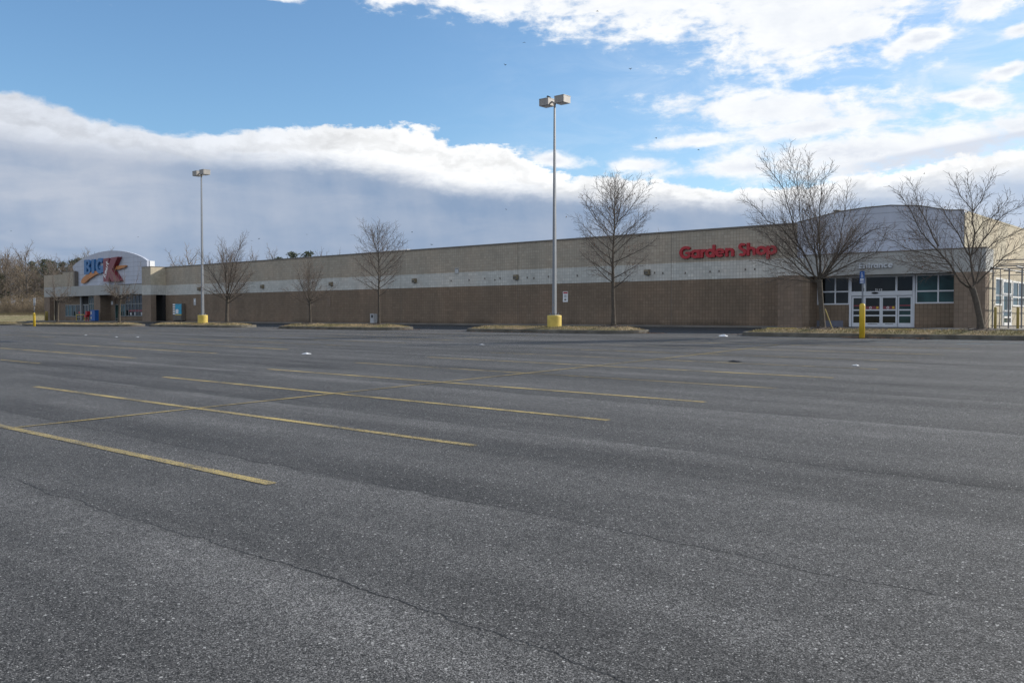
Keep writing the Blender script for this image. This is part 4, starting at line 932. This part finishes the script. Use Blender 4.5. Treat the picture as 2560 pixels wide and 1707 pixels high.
bb = empty('blue_bin', (-102.9, 46.3, gz(-103, 46.5) + 0.12), 'large blue steel box standing before the entrance pier', 'box')
MB().box(-0.55, 0.55, -0.22, 0.22, 0.05, 1.14).build('body', M['bluebox'], bb)
MB().prism([(-0.58, 1.14), (0.58, 1.14), (0.52, 1.25), (-0.52, 1.25)], -0.25, 0.25).build('lid', M['bluebox'], bb)
MB().box(-0.48, -0.2, -0.232, -0.221, 0.75, 1.1).build('pale_label', M['scar'], bb)
MB().box(-0.46, -0.22, -0.232, -0.221, 0.25, 0.5).build('pale_label', M['scar'], bb)
for x in (-0.45, 0.45): MB().box(x - 0.06, x + 0.06, -0.18, 0.18, 0.0, 0.05).build('foot', M['black'], bb)
rm = empty('red_rack', (-105.0, 46.4, gz(-105, 46.4) + 0.12), 'small red machine on legs beside the blue box at the main entrance', 'rack')
MB().box(-0.35, 0.1, -0.2, 0.2, 0.45, 0.68).build('tray', M['red'], rm)
MB().box(0.0, 0.38, -0.2, 0.2, 0.68, 1.12).build('body', M['red'], rm)
for x in (-0.28, 0.30): MB().tube([(x, 0, 0), (x, 0, 0.46)], 0.05, 8).build('leg', M['red'], rm)
br = empty('pipe_barrier', (-107.2, 46.6, gz(-107, 46.5) + 0.12), 'yellow pipe barrier in front of the entrance doors', 'barrier')
for x in (-1.1, 1.0): MB().tube([(x, 0, 0), (x, 0, 0.72)], 0.035, 8).build('post', M['yellow_base'], br)
MB().tube([(-1.1, 0, 0.72), (1.0, 0, 0.72)], 0.035, 8).build('rail', M['yellow_base'], br)
ru = empty('roof_unit', (-57.6, 52.0, 6.3), 'flat pale rooftop unit just showing above the long parapet', 'roof unit')
MB().box(-1.5, 1.5, -0.8, 0.8, 0.0, 0.82).build('casing', M['scar'], ru)
MB().box(-1.55, 1.55, -0.85, 0.85, 0.82, 0.90).build('lid', M['white'], ru)

# ------------------------------------------------------------------ litter on the asphalt
def scrap(name, label, x, y, sx, sy, h, mat, seed):
    rr = random.Random(seed); mb = MB(); n = 6; top_ = []
    for i in range(n + 1):
        for j in range(n + 1):
            u_, v_ = i / n - 0.5, j / n - 0.5; e = max(0.0, 1 - 4 * max(abs(u_), abs(v_)) ** 2)
            mb.v.append((u_ * sx + rr.uniform(-.1, .1) * sx, v_ * sy + rr.uniform(-.1, .1) * sy, 0.006 + h * e * rr.uniform(0.2, 1.0)))
    for i in range(n):
        for j in range(n): mb.f.append((i * (n + 1) + j, (i + 1) * (n + 1) + j, (i + 1) * (n + 1) + j + 1, i * (n + 1) + j + 1))
    o = mb.build(name, mat); o.location = (x, y, lotz(x, y)); return tag(o, label, 'litter', 'scraps of litter on the lot')
scrap('paper_scrap', 'crumpled white paper lying between the left parking bays', -23.6, 17.25, 0.30, 0.2, 0.05, M['white'], 1)
scrap('plastic_scrap', 'torn black plastic lying across a parking line at the right', -11.1, 21.6, 0.34, 0.14, 0.05, M['crow'], 2)
scrap('paper_scrap', 'white crumpled bag against the left tip of the right hand island', -18.3, 34.6, 0.36, 0.28, 0.10, M['white'], 3)
scrap('paper_scrap', 'tiny white scrap on a parking line below the yellow sign bollard', -8.1, 22.0, 0.16, 0.12, 0.04, M['white'], 4)
scrap('paper_scrap', 'tiny pale scrap in the middle of the lot left of the nearer lamp', -22.8, 24.5, 0.2, 0.12, 0.03, M['white'], 5)
for k, (x, y) in enumerate(((-46.8, 20.6), (-42.8, 20.3), (-41.9, 20.9))): scrap('paper_scrap', 'tiny white scrap of paper far out in the left part of the lot', x, y, 0.14, 0.1, 0.03, M['white'], 10 + k)

# ------------------------------------------------------------------ bare trees
class Tree:
    def __init__(s, seed): s.r = random.Random(seed); s.big = MB(); s.tw = MB(); s.tips = []
    def path(s, p, d, L, n, up, jit):
        p = Vector(p); d = Vector(d).normalized(); out = [p.copy()]
        for i in range(n):
            d = d + Vector((s.r.gauss(0, jit), s.r.gauss(0, jit), s.r.gauss(0, jit) + up)); d.normalize(); p = p + d * (L / n); out.append(p.copy())
        return out
    def limb(s, pts, r0, r1, lvl, P):
        n = len(pts); rad = [r0 + (r1 - r0) * (i / (n - 1)) ** 0.8 for i in range(n)]
        (s.big if lvl <= 1 else s.tw).tube(pts, rad, (8, 6, 4, 3, 3)[min(lvl, 4)], False)
        if lvl == P['max']: s.tips.append(pts[-1]); return
        seg = [(pts[i + 1] - pts[i]).length for i in range(n - 1)]; L = sum(seg)
        dens, t0, ang, ratio, up, jit = P['dens'][lvl], P['t0'][lvl], P['ang'][lvl], P['ratio'][lvl], P['up'], P['jit']
        cnt = max(2, int(L * dens + s.r.random())); az0 = s.r.uniform(0, 6.28)
        for c in range(cnt):
            t = t0 + (1 - t0) * (c + s.r.uniform(0.1, 0.9)) / cnt; q = t * L; i = 0
            while i < n - 2 and q > seg[i]: q -= seg[i]; i += 1
            f = min(1, q / max(1e-6, seg[i])); p = pts[i].lerp(pts[i + 1], f); d = (pts[i + 1] - pts[i]).normalized()
            e1 = d.cross(Vector((0.3, 0.5, 0.81))).normalized(); e2 = d.cross(e1)
            az0 += 2.4 + s.r.uniform(-0.5, 0.5); th = R(ang + s.r.uniform(-10, 12))
            nd = d * math.cos(th) + (e1 * math.cos(az0) + e2 * math.sin(az0)) * math.sin(th)
            cl = max(P['min'][lvl], L * ratio * (1.15 - t) * s.r.uniform(0.7, 1.25)); cl = min(cl, P['cap'][lvl])
            rr = max(P['rmin'], (rad[i] + (rad[i + 1] - rad[i]) * f) * P['rr'])
            s.limb(s.path(p, nd, cl, 5 if lvl < 2 else 3, up, jit), rr, max(P['rmin'] * 0.7, rr * 0.3), lvl + 1, P)
    def build(s, loc, label, mats=('bark', 'twig'), leaves=0, group='bare trees on the islands', name='bare_tree', lab_cat='tree'):
        t = empty(name, loc, label, lab_cat, group)
        s.big.build('trunk', M[mats[0]], t, True); cr = s.tw.build('crown', M[mats[1]], t)
        if leaves:
            mb = MB(); r = s.r
            for p in r.sample(s.tips, min(leaves, len(s.tips))):
                for _ in range(r.randint(1, 3)):
                    c = p + Vector((r.gauss(0, .06), r.gauss(0, .06), r.gauss(0, .06))); a = Vector((r.gauss(0, 1), r.gauss(0, 1), r.gauss(0, 1))).normalized() * 0.035; b = a.cross(Vector((r.gauss(0, 1), r.gauss(0, 1), 1))).normalized() * 0.035
                    mb.poly([c - a, c + b, c + a, c - b])
            mb.build('dead_leaves', M['leaf_dead'], t)
        return t
BASE = dict(max=3, dens=(3.0, 7.2, 9.0), t0=(0.28, 0.14, 0.12), ang=(38, 34, 38), ratio=(0.42, 0.45, 0.5), up=0.05, jit=0.07, min=(0.5, 0.45, 0.22), cap=(2.6, 1.35, 0.55), rmin=0.0058, rr=0.34)
def P_(**k): q = dict(BASE); q.update(k); return q
def base_z(k): x, y = TREES[k]; return GH[k](x, y)[0]

def cone_tree(key, seed, H, W2, clear, r0, label, leaves=0, n=26, lead_up=True):
    """upright tree with a leader: limbs rise from the stem inside an oval outline"""
    T = Tree(seed); pts = T.path((0, 0, -0.1), (0.02, 0, 1), H * 0.97, 9, 0.25, 0.03)
    rad = [r0 * (1 - 0.93 * (i / 9) ** 0.9) for i in range(10)]; rad[0] = r0 * 1.35
    T.big.tube(pts, rad, 10, False)
    prof = lambda t: math.sin(math.pi * min(1, 0.12 + t * 0.88) ** 0.75) ** 0.8
    for i in range(n):
        t = (i + T.r.random() * 0.8) / n; z = clear + (H * 0.88 - clear) * t; k = z / (H * 0.97) * 9; j = min(8, int(k)); p = pts[j].lerp(pts[j + 1], k - j)
        az_ = i * 2.399 + T.r.uniform(-0.4, 0.4); reach = W2 * prof(t) * T.r.uniform(0.8, 1.12)
        rise = 62 - 30 * (1 - t) + T.r.uniform(-7, 7)
        L = max(0.5, reach / math.cos(R(rise))) if t < 0.85 else (H - z) * 0.9
        L = min(L, (H - z) * 1.0 + 0.3)
        d = Vector((math.cos(az_) * math.cos(R(rise - 12)), math.sin(az_) * math.cos(R(rise - 12)), math.sin(R(rise - 12))))
        rr = max(0.012, r0 * 0.34 * (1 - 0.7 * t))
        T.limb(T.path(p, d, L, 6, 0.07, 0.05), rr, 0.006, 1, P_())
    T.limb(pts[5:], rad[5], 0.008, 1, P_(dens=(3, 8, 8)))
    return T.build(TREES[key] + (base_z(key),), label, leaves=leaves)
def vase_tree(key, seed, H, W2, clear, r0, n, label, leaves=0, lean=(0, 0), low=18, PP=None):
    """several stems fan out from one crotch"""
    T = Tree(seed); pts = T.path((0, 0, -0.1), (lean[0], lean[1], 1), clear + 0.1, 4, 0.05, 0.02)
    T.big.tube(pts, [r0 * 1.35, r0 * 1.05, r0, r0, r0 * 1.12], 10, False)
    c = pts[-1]
    for i in range(n):
        t = (i + 0.5) / n; az_ = i * 2.399 + T.r.uniform(-0.3, 0.3); el_ = low + (88 - low) * t ** 0.9 + T.r.uniform(-5, 5)
        ex, ez = W2, H - clear
        L = 1.0 / math.sqrt((math.cos(R(el_)) / ex) ** 2 + (math.sin(R(el_)) / ez) ** 2) * T.r.uniform(0.86, 1.06)
        d = Vector((math.cos(az_) * math.cos(R(el_)), math.sin(az_) * math.cos(R(el_)), math.sin(R(el_))))
        p = c - Vector((0, 0, T.r.uniform(0.0, 0.35) * (1 - t)))
        T.limb(T.path(p, d, L, 8, 0.012, 0.05), r0 * T.r.uniform(0.30, 0.42), 0.007, 1, PP or P_())
    return T.build(TREES[key] + (base_z(key),), label, leaves=leaves)
def traced_tree(key, seed, trunk, limbs, r0, label, extra, leaves=0, PP=None, ppm=60.0, depth=0.9):
    """limbs sketched as paths; each gets its own depth around the stem"""
    T = Tree(seed); ang0 = R(41.0)
    x, y = TREES[key]; va = math.atan2(x, y); rx, ry = math.cos(va), -math.sin(va); fx, fy_ = math.sin(va), math.cos(va)
    def W3(a, zz, dep): return Vector((a * rx + dep * fx, a * ry + dep * fy_, zz))
    tp = [W3(a, zz, 0) for a, zz in trunk]; T.big.tube(tp, [r0 * 1.4] + [r0] * (len(tp) - 2) + [r0 * 1.1], 10, False)
    for li in limbs:
        w0, P0 = li[0], li[1:]; dmax = T.r.uniform(-1, 1) * depth; n = len(P0)
        pts = []
        for i, (a, zz) in enumerate(P0):
            pts.append(W3(a, zz, dmax * (i / (n - 1)) ** 0.9 * (1.0 if w0 > 0.35 else 0.8)))
        fine = []
        for i in range(n - 1):
            for k in range(2): fine.append(pts[i].lerp(pts[i + 1], k / 2) + (Vector((T.r.gauss(0, .02), T.r.gauss(0, .02), T.r.gauss(0, .02))) if i or k else Vector((0, 0, 0))))
        fine.append(pts[-1]); T.limb(fine, r0 * w0 * 0.74, 0.006, 1, PP or P_())
    c = tp[-1]
    for (el_, az_, L) in extra:
        d = Vector((math.cos(R(az_)) * math.cos(R(el_)), math.sin(R(az_)) * math.cos(R(el_)), math.sin(R(el_))))
        T.limb(T.path(c, d, L, 8, 0.04, 0.05), r0 * 0.34, 0.007, 1, PP or P_())
    return T.build((x, y, base_z(key)), label, leaves=leaves)

cone_tree('t6', 11, 7.55, 1.85, 1.9, 0.105, 'tall conical bare tree with a straight trunk right of the nearer lamp', leaves=40, n=32)
cone_tree('t5', 23, 6.35, 1.55, 1.75, 0.085, 'oval bare tree at the right end of the lampless island', n=28)
vase_tree('t3', 31, 6.75, 2.5, 1.75, 0.12, 14, 'large spreading bare tree beside the farther lamp', low=12)
vase_tree('t4', 37, 4.6, 1.9, 1.45, 0.075, 12, 'small low spreading bare tree at the left end of the lampless island', low=8)
# the two large trees of the right island, sketched limb by limb in metres from their foot
z7 = lambda v: tuple(((1920 + a / 4.125 - 2055) / 60.2, (820 - 360 - b / 4.125) / 60.2) for a, b in v)
limbs7 = [(0.5,) + z7([(500, 1430), (380, 1130), (300, 980), (240, 760), (170, 460), (0, 220), (-40, 140)]),
          (0.5,) + z7([(520, 1400), (500, 1150), (400, 1000), (330, 780), (300, 380), (210, 80)]),
          (0.5,) + z7([(530, 1380), (510, 1060), (500, 850), (480, 700), (420, 430), (400, 110)]),
          (0.5,) + z7([(540, 1370), (520, 900), (530, 700), (540, 420), (630, 310)]),
          (0.42,) + z7([(560, 1360), (700, 1120), (740, 900), (790, 550), (800, 430)]),
          (0.42,) + z7([(560, 1370), (700, 1180), (880, 1020), (1000, 920), (1160, 890)]),
          (0.42,) + z7([(570, 1370), (820, 1250), (1050, 1150), (1150, 950)]),
          (0.40,) + z7([(480, 1420), (330, 1290), (180, 1150), (0, 930), (-110, 880)]),
          (0.34,) + z7([(470, 1420), (300, 1330), (0, 1230), (-130, 1180)]),
          (0.36,) + z7([(380, 1130), (150, 860), (0, 780), (-130, 620), (-230, 560)]),
          (0.26,) + z7([(560, 1390), (900, 1350), (1000, 1330)]),
          (0.30,) + z7([(500, 1430), (330, 1400), (120, 1380), (0, 1420)]),
          (0.34,) + z7([(600, 1340), (740, 1100), (900, 860), (1000, 720)]),
          (0.34,) + z7([(420, 1300), (200, 1020), (60, 900), (-150, 760)]),
          (0.30,) + z7([(540, 1380), (600, 1200), (560, 1000), (560, 860)])]
traced_tree('t7', 41, [(0.03, -0.1), (0.0, 0.5), (-0.06, 1.2), (-0.10, 1.75), (-0.12, 2.0)], limbs7, 0.108, 'largest bare tree fanning out in front of the garden shop letters and entrance', [(45, 60, 2.8), (35, 240, 2.6), (25, 100, 2.2), (60, 280, 3.2), (30, 20, 2.3)], leaves=14, PP=P_(dens=(3, 7.2, 9.5), up=0.055))
z8 = lambda v: tuple(((2200 + a / 4.9 - 2452) / 67.3, (825 - 440 - b / 4.9) / 67.3) for a, b in v)
limbs8 = [(0.62,) + z8([(1130, 1390), (1000, 1290), (880, 1080), (700, 870), (560, 680), (450, 430), (300, 170)]),
          (0.36,) + z8([(750, 860), (640, 620), (540, 380), (450, 80)]),
          (0.30,) + z8([(840, 1020), (700, 980), (450, 900), (260, 800), (100, 720)]),
          (0.26,) + z8([(900, 1090), (700, 1060), (400, 1050), (200, 1000)]),
          (0.26,) + z8([(950, 1190), (700, 1160), (500, 1110), (350, 1050)]),
          (0.55,) + z8([(1160, 1340), (1100, 1000), (1070, 780), (1040, 620), (980, 500)]),
          (0.36,) + z8([(1090, 980), (980, 730), (880, 560), (800, 400), (680, 300)]),
          (0.40,) + z8([(1120, 980), (1150, 720), (1130, 560), (1130, 440), (1100, 250), (1060, 50)]),
          (0.24,) + z8([(1130, 440), (1220, 300), (1330, 60)]), (0.24,) + z8([(1130, 440), (1000, 270), (920, 100)]),
          (0.34,) + z8([(1140, 970), (1250, 800), (1380, 600), (1480, 480), (1680, 370)]),
          (0.40,) + z8([(1180, 1330), (1320, 1170), (1470, 1010), (1640, 900), (1760, 800)]),
          (0.30,) + z8([(1170, 1320), (1230, 1050), (1320, 880), (1500, 760), (1680, 680)]),
          (0.24,) + z8([(1160, 720), (1250, 600), (1400, 480), (1500, 330)])]
traced_tree('t8', 43, [(0.02, -0.1), (-0.05, 0.45), (-0.16, 1.0), (-0.25, 1.35), (-0.31, 1.52)], limbs8, 0.11, 'leaning bare tree with crooked limbs at the right end of the right island', [(40, 70, 1.8), (35, 250, 1.8)], leaves=16, PP=P_(dens=(3, 8.0, 10.0), up=0.05, jit=0.09))
def pruned_tree(key, seed, label, shoots):
    T = Tree(seed); pts = T.path((0, 0, -0.1), (0, 0, 1), 2.1, 4, 0.05, 0.02); T.big.tube(pts, [0.15, 0.115, 0.11, 0.105, 0.12], 10, False); c = pts[-1]
    for i in range(9):
        az_ = i * 2.399; el_ = (8, 20, 30, 15, 38, 10, 25, 45, 5)[i]
        d = Vector((math.cos(az_) * math.cos(R(el_)), math.sin(az_) * math.cos(R(el_)), math.sin(R(el_))))
        T.limb(T.path(c, d, T.r.uniform(1.2, 1.9), 6, 0.06, 0.14), 0.055, 0.016, 1, P_(dens=(3, 7, 8), ang=(40, 45, 50), up=0.03, jit=0.14, rmin=0.009))
    for i in range(shoots):
        a = T.r.uniform(0, 6.28); q = T.r.uniform(0.2, 1.2)
        T.limb(T.path(c + Vector((q * math.cos(a), q * math.sin(a), 0.25 + q * 0.4)), (0.1 * math.cos(a), 0.1 * math.sin(a), 1), T.r.uniform(1.2, 2.6), 5, 0.05, 0.05), 0.016, 0.007, 2, P_(ang=(30, 30, 28), dens=(3, 4, 4), rmin=0.008))
    return T.build(TREES[key] + (base_z(key),), label)
pruned_tree('t1', 51, 'low pruned bare tree with stubby limbs by the far left of the store', 7)
pruned_tree('t2', 57, 'low pruned bare tree with thin upright shoots in front of the logo sign', 12)
def stake(): 
    x, y = TREES['t7']; z = base_z('t7')
    o = MB().tube([(x + 0.55, y - 0.25, z - 0.05), (x + 0.36, y - 0.17, z + 0.35), (x + 0.16, y - 0.08, z + 0.78)], 0.022, 8).build('guy_stake', M['olive'])
    return tag(o, 'thin yellow sleeve leaning on the foot of the largest bare tree', 'stake')
stake()

# ------------------------------------------------------------------ woods beyond
FAR = []
def far_tree(seed, H, W2, mats, low=30, n=11, dens=(2, 2.6, 3.2)):
    T = Tree(seed); pts = T.path((0, 0, -0.5), (0, 0, 1), H * 0.8, 8, 0.1, 0.05); r0 = H * 0.014
    T.big.tube(pts, [r0 * (1 - 0.85 * i / 8) for i in range(9)], 6, False)
    for i in range(n):
        t = (i + T.r.random()) / n; z = H * 0.25 + H * 0.52 * t; k = z / (H * 0.8) * 8; j = min(7, int(k)); p = pts[j].lerp(pts[j + 1], k - j)
        az_ = i * 2.399; el_ = low + 28 * t + T.r.uniform(-10, 10); L = W2 * (1.1 - 0.45 * t) * T.r.uniform(0.8, 1.2)
        d = Vector((math.cos(az_) * math.cos(R(el_)), math.sin(az_) * math.cos(R(el_)), math.sin(R(el_))))
        T.limb(T.path(p, d, L, 5, 0.06, 0.07), r0 * 0.38, 0.02, 1, P_(dens=dens, ratio=(0.5, 0.45, 0.5), min=(0.8, 0.7, 0.5), cap=(3, 2.2, 1.1), rmin=0.016))
    T.limb(pts[6:], r0 * 0.3, 0.02, 1, P_(dens=dens, min=(0.8, 0.7, 0.5), cap=(3, 2.2, 1.1), rmin=0.016))
    return T, mats
def pine_tree(seed, H, W2):
    T = Tree(seed); T.big.tube([Vector((0, 0, -0.5)), Vector((0, 0, H * 0.5)), Vector((0, 0, H * 0.97))], [H * 0.02, H * 0.014, 0.03], 6, False)
    r = T.r
    for i in range(70):
        t = i / 70; z = H * (0.3 + 0.68 * t); a = i * 2.399; L = W2 * (1.06 - t) ** 0.55 * r.uniform(0.45, 1.15)
        d = Vector((math.cos(a), math.sin(a), 0.25)); p0 = Vector((0, 0, z)); T.big.tube([p0, p0 + d * L], [0.04, 0.015], 3, False)
        for k in range(int(14 + L * 10)):
            c = p0 + d * L * r.uniform(0.3, 1.0) + Vector((r.gauss(0, .22), r.gauss(0, .22), r.gauss(0, .16)))
            for _ in range(2):
                v1 = Vector((r.gauss(0, 1), r.gauss(0, 1), r.gauss(0.3, 1))).normalized() * r.uniform(0.15, 0.35); v2 = v1.cross(Vector((r.gauss(0, 1), r.gauss(0, 1), r.gauss(0, 1)))).normalized() * 0.06
                T.tw.poly([c - v1 * 0.5, c + v2, c + v1, c - v2])
    return T
fr = random.Random(99)
protos = []
for k, (sd, H, W2, mats) in enumerate(((101, 13, 3.6, ('bark_far', 'twig_far')), (102, 14, 3.0, ('bark_far', 'twig_far')), (103, 11.5, 3.6, ('bark_far', 'twig_tan')), (104, 15, 3.2, ('bark_far', 'twig')))):
    T, m = far_tree(sd, H, W2, mats); protos.append((T.build((0, 0, -500), 'bare tree', m, name='woodland_tree', group='bare trees in the woods at the left'), H))
pineT = pine_tree(105, 11, 2.6).build((0, 0, -500), 'pine', ('bark_far', 'pine'), name='pine_tree', group='dark pines in the woods at the left'); pineH = 11
used = {}
def place(proto, H0, x, y, h, label, group, rz=None, wide=1.0):
    first = id(proto) not in used; used[id(proto)] = 1
    o = proto if first else copy_tree(proto)
    o.location = (x, y, gz(x, y) - 0.1); s = h / H0; o.scale = (s * wide, s * wide, s); o.rotation_euler = (0, 0, fr.uniform(0, 6.28) if rz is None else rz)
    o['label'] = label; o['group'] = group; return o
WG = 'bare trees in the woods at the left'
WL = 'bare brown woodland tree among many in the woods left of the store'
# woods: rows receding behind the field, seen at picture azimuths -72..-66 degrees
for row, (y0, hmul) in enumerate(((84, 1.18), (92, 1.34), (100, 1.42), (108, 1.5), (117, 1.58))):
    for k in range(19):
        t = (k + fr.uniform(0.1, 0.9)) / 19; azm = -71.6 + 7.0 * t; y = y0 + fr.uniform(-2.5, 2.5); x = y * math.tan(R(azm))
        if x > -124: continue
        pr = protos[fr.choice((0, 1, 2, 2, 3, 0))]
        place(pr[0], pr[1], x, y, 13.4 * hmul * fr.uniform(0.72, 1.08) * (1.05 if t < 0.35 else 0.9), WL, WG)
for k, (azm, y, h) in enumerate(((-71.3, 100, 18.5), (-70.9, 110, 18), (-68.3, 100, 15), (-67.9, 108, 15.5), (-66.6, 104, 15), (-66.2, 112, 16), (-69.6, 106, 14.5), (-68.9, 112, 16.5), (-70.4, 92, 11), (-67.4, 98, 13.5), (-66.9, 118, 16.5), (-65.9, 118, 16.5))):
    place(pineT, pineH, y * math.tan(R(azm)), y, h, 'dark green pine standing among bare trees in the woods left of the store', 'dark pines in the woods at the left')
# trees whose tops show over the roof
BT = [(-235.9, 13.5, 0, 1.0), (-229.0, 12.0, 2, 1.0), (-222.0, 10.5, 1, 1), (-212.0, 17.0, 2, 1.2), (-207.0, 18.6, 2, 1.1), (-203.0, 16.8, 0, 1.0), (-193.5, 19.0, 1, 0.8), (-189.0, 18.4, 0, 0.8), (-181.8, 18.2, 1, 0.7), (-176.2, 17.9, 0, 0.7), (-171.5, 15.5, 1, 0.7), (-157.1, 15.6, 1, 0.7), (-154.8, 16.4, 3, 0.7), (-152.0, 15.6, 1, 0.7), (-128.4, 14.6, 0, 0.8), (-125.5, 14.0, 1, 0.8), (-111.1, 14.4, 0, 0.9), (-115.0, 13.9, 3, 0.9)]
BL = ['bare treetop showing just right of the arched front with the logo', 'brown treetop low over the roof right of the arched front', 'thin low treetop over the roof left of the farther lamp', 'reddish brown treetop over the roof beside the farther lamp', 'tallest reddish treetop over the roof behind the farther lamp', 'bare treetop over the roof behind the large spreading tree at the left', 'slim treetop over the roof behind the right side of the left spreading tree', 'second slim treetop over the roof right of the left spreading tree', 'thin upright treetop over the roof below two flying birds', 'thin upright treetop over the roof left of the three pines', 'faint thin treetop over the roof next to the pines', 'left stem of the three thin treetops right of the pines', 'middle and tallest stem of the three thin treetops right of the pines', 'right stem of the three thin treetops right of the pines', 'faint treetop just above the roof right of the rooftop unit', 'second faint treetop just above the roof right of the rooftop unit', 'faint treetop peeping over the roof left of the nearer lamp', 'lower faint treetop over the roof farther left of the nearer lamp']
for (x, h, k, wd), lb in zip(BT, BL): place(protos[k][0], protos[k][1], x, 118 + fr.uniform(-2, 2), h, lb, 'treetops beyond the store roof', wide=wd)
for (x, h), lb in zip(((-171.2, 13.0), (-166.2, 13.9), (-160.6, 13.8)), ('leftmost and lowest of three green pine tops over the roof', 'middle of three green pine tops over the roof', 'rightmost of three green pine tops over the roof')):
    place(pineT, pineH, x, 118, h, lb, 'pine tops beyond the store roof', wide=1.1)
# tangled brush along the wood's edge, and tall dry grass in front of it
mb = MB(); r = random.Random(5)
for _ in range(9000):
    azm = r.uniform(-72.5, -64.5); y = r.uniform(72, 88); x = y * math.tan(R(azm))
    if x > -121: continue
    z = gz(x, y) - 0.1; h = r.uniform(1.0, 5.4) * (0.6 + 0.4 * math.sin(x * 0.21) ** 2); a, b = r.gauss(0, 0.4), r.gauss(0, 0.4); wd = r.uniform(0.03, 0.06)
    mb.poly([(x - wd, y, z), (x + wd, y, z), (x + a + wd * .5, y + b, z + h * .6), (x + a * 1.6, y + b * 1.6, z + h)])
    for k in range(4):
        f = r.uniform(0.3, 0.95); c, d_, e = r.gauss(0, .6), r.gauss(0, .6), r.uniform(0, .7); px, py, pz = x + a * f, y + b * f, z + h * f
        mb.poly([(px, py, pz - 0.02), (px + c, py + d_, pz + e), (px, py, pz + 0.02)])
tag(mb.build('brush', M['brush']), 'tangled brown brush along the edge of the woods at the left', 'brush', None, 'stuff')
mb = MB()
for _ in range(16000):
    azm = r.uniform(-73, -64); y = r.uniform(46, 72); x = y * math.tan(R(azm))
    if x > -121: continue
    z = gz(x, y) - 0.1; h = r.uniform(0.12, 0.75) * (0.15 + 0.85 * sst(y, 54, 68)); a = r.gauss(0, 0.12)
    mb.poly([(x - 0.035, y, z), (x + 0.035, y, z), (x + a, y + a, z + h)])
tag(mb.build('dry_grass', M['turf']), 'tall dry grass in the field left of the store', 'grass', None, 'stuff')

# ------------------------------------------------------------------ birds
def bird(x, y, z, bank_, yaw_, flap, label, span=0.85):
    t = empty('bird', (x, y, z), label, 'bird', 'dark birds over the store'); t.rotation_euler = (bank_, 0.1, yaw_); t.scale = (span,) * 3
    MB().tube([(0, -0.26, 0), (0, -0.18, 0.01), (0, -0.05, 0), (0, 0.12, 0), (0, 0.24, 0.0), (0, 0.34, 0.0)], [0.015, 0.04, 0.06, 0.055, 0.03, 0.04], 8).build('body', M['crow'], t)
    for s in (-1, 1):
        w_ = MB(); a = [(0.03 * s, -0.10, 0.02), (0.28 * s, -0.14, 0.02 + 0.20 * flap), (0.52 * s, -0.02, 0.02 + 0.30 * flap), (0.30 * s, 0.07, 0.02 + 0.20 * flap), (0.03 * s, 0.10, 0.02)]
        n = len(a); w_.v += a + [(p[0], p[1], p[2] - 0.012) for p in a]; w_.f += [tuple(range(n)), tuple(reversed(range(n, 2 * n)))] + [(i, (i + 1) % n, n + (i + 1) % n, n + i) for i in range(n)]
        w_.build('wing', M['crow'], t)
    return t
BIRDS = [(-191.4, 18.3, 'bird gliding over the woods at the left edge'), (-139.9, 14.2, 'bird flying just right above the arched front with the logo'), (-107.9, 11.9, 'left bird of the pair over the thin treetops'), (-106.1, 12.05, 'right bird of the pair over the thin treetops'), (-95.5, 12.0, 'tiny bird above the green pine tops'), (-77.6, 9.95, 'small bird just right of the oval tree top'), (-75.9, 11.1, 'small bird higher up between the oval tree and the nearer lamp'), (-72.7, 9.55, 'small bird low over the roof right of the rooftop unit'), (-61.8, 27.3, 'bird high in the blue left of the nearer lamp head'), (-61.7, 12.6, 'bird in the grey cloud left of the nearer lamp pole'), (-50.3, 30.25, 'bird highest in the photo against the big white cloud'), (-59.3, 29.1, 'bird in the blue just under the top cloud'), (-46.6, 24.2, 'dark bird in the blue right above the nearer lamp head'), (-43.8, 17.6, 'bird in the blue between the lamp and the right clouds'), (-39.5, 16.0, 'faint bird against the thin cloud streak at right')]
for i, (x, z, lb) in enumerate(BIRDS):
    k = 1.45; bird(x * k, 70 * k, 1.685 + (z - 1.685) * k, fr.uniform(-0.6, 0.6), fr.uniform(0, 6.28), fr.uniform(-0.6, 1.0), lb, 0.72 if i in (2, 3) else 0.5)
pb = empty('perched_bird', (-29.11 - 0.5 + 0.12, 36.75, 0.97 + 11.91), 'dark bird perched on the left head of the nearer lamp', 'bird'); pb.scale = (0.62,) * 3
MB().tube([(-0.16, 0, 0.20), (-0.1, 0, 0.21), (0.0, 0, 0.15), (0.12, 0, 0.10), (0.26, 0, 0.06)], [0.03, 0.06, 0.08, 0.06, 0.03], 8).build('body', M['crow'], pb)
for s in (-0.03, 0.03): MB().tube([(0, s, 0.0), (0, s, 0.1)], 0.01, 5).build('leg', M['crow'], pb)
MB().tube([(-0.16, 0, 0.20), (-0.23, 0, 0.19)], [0.02, 0.004], 5).build('beak', M['crow'], pb)
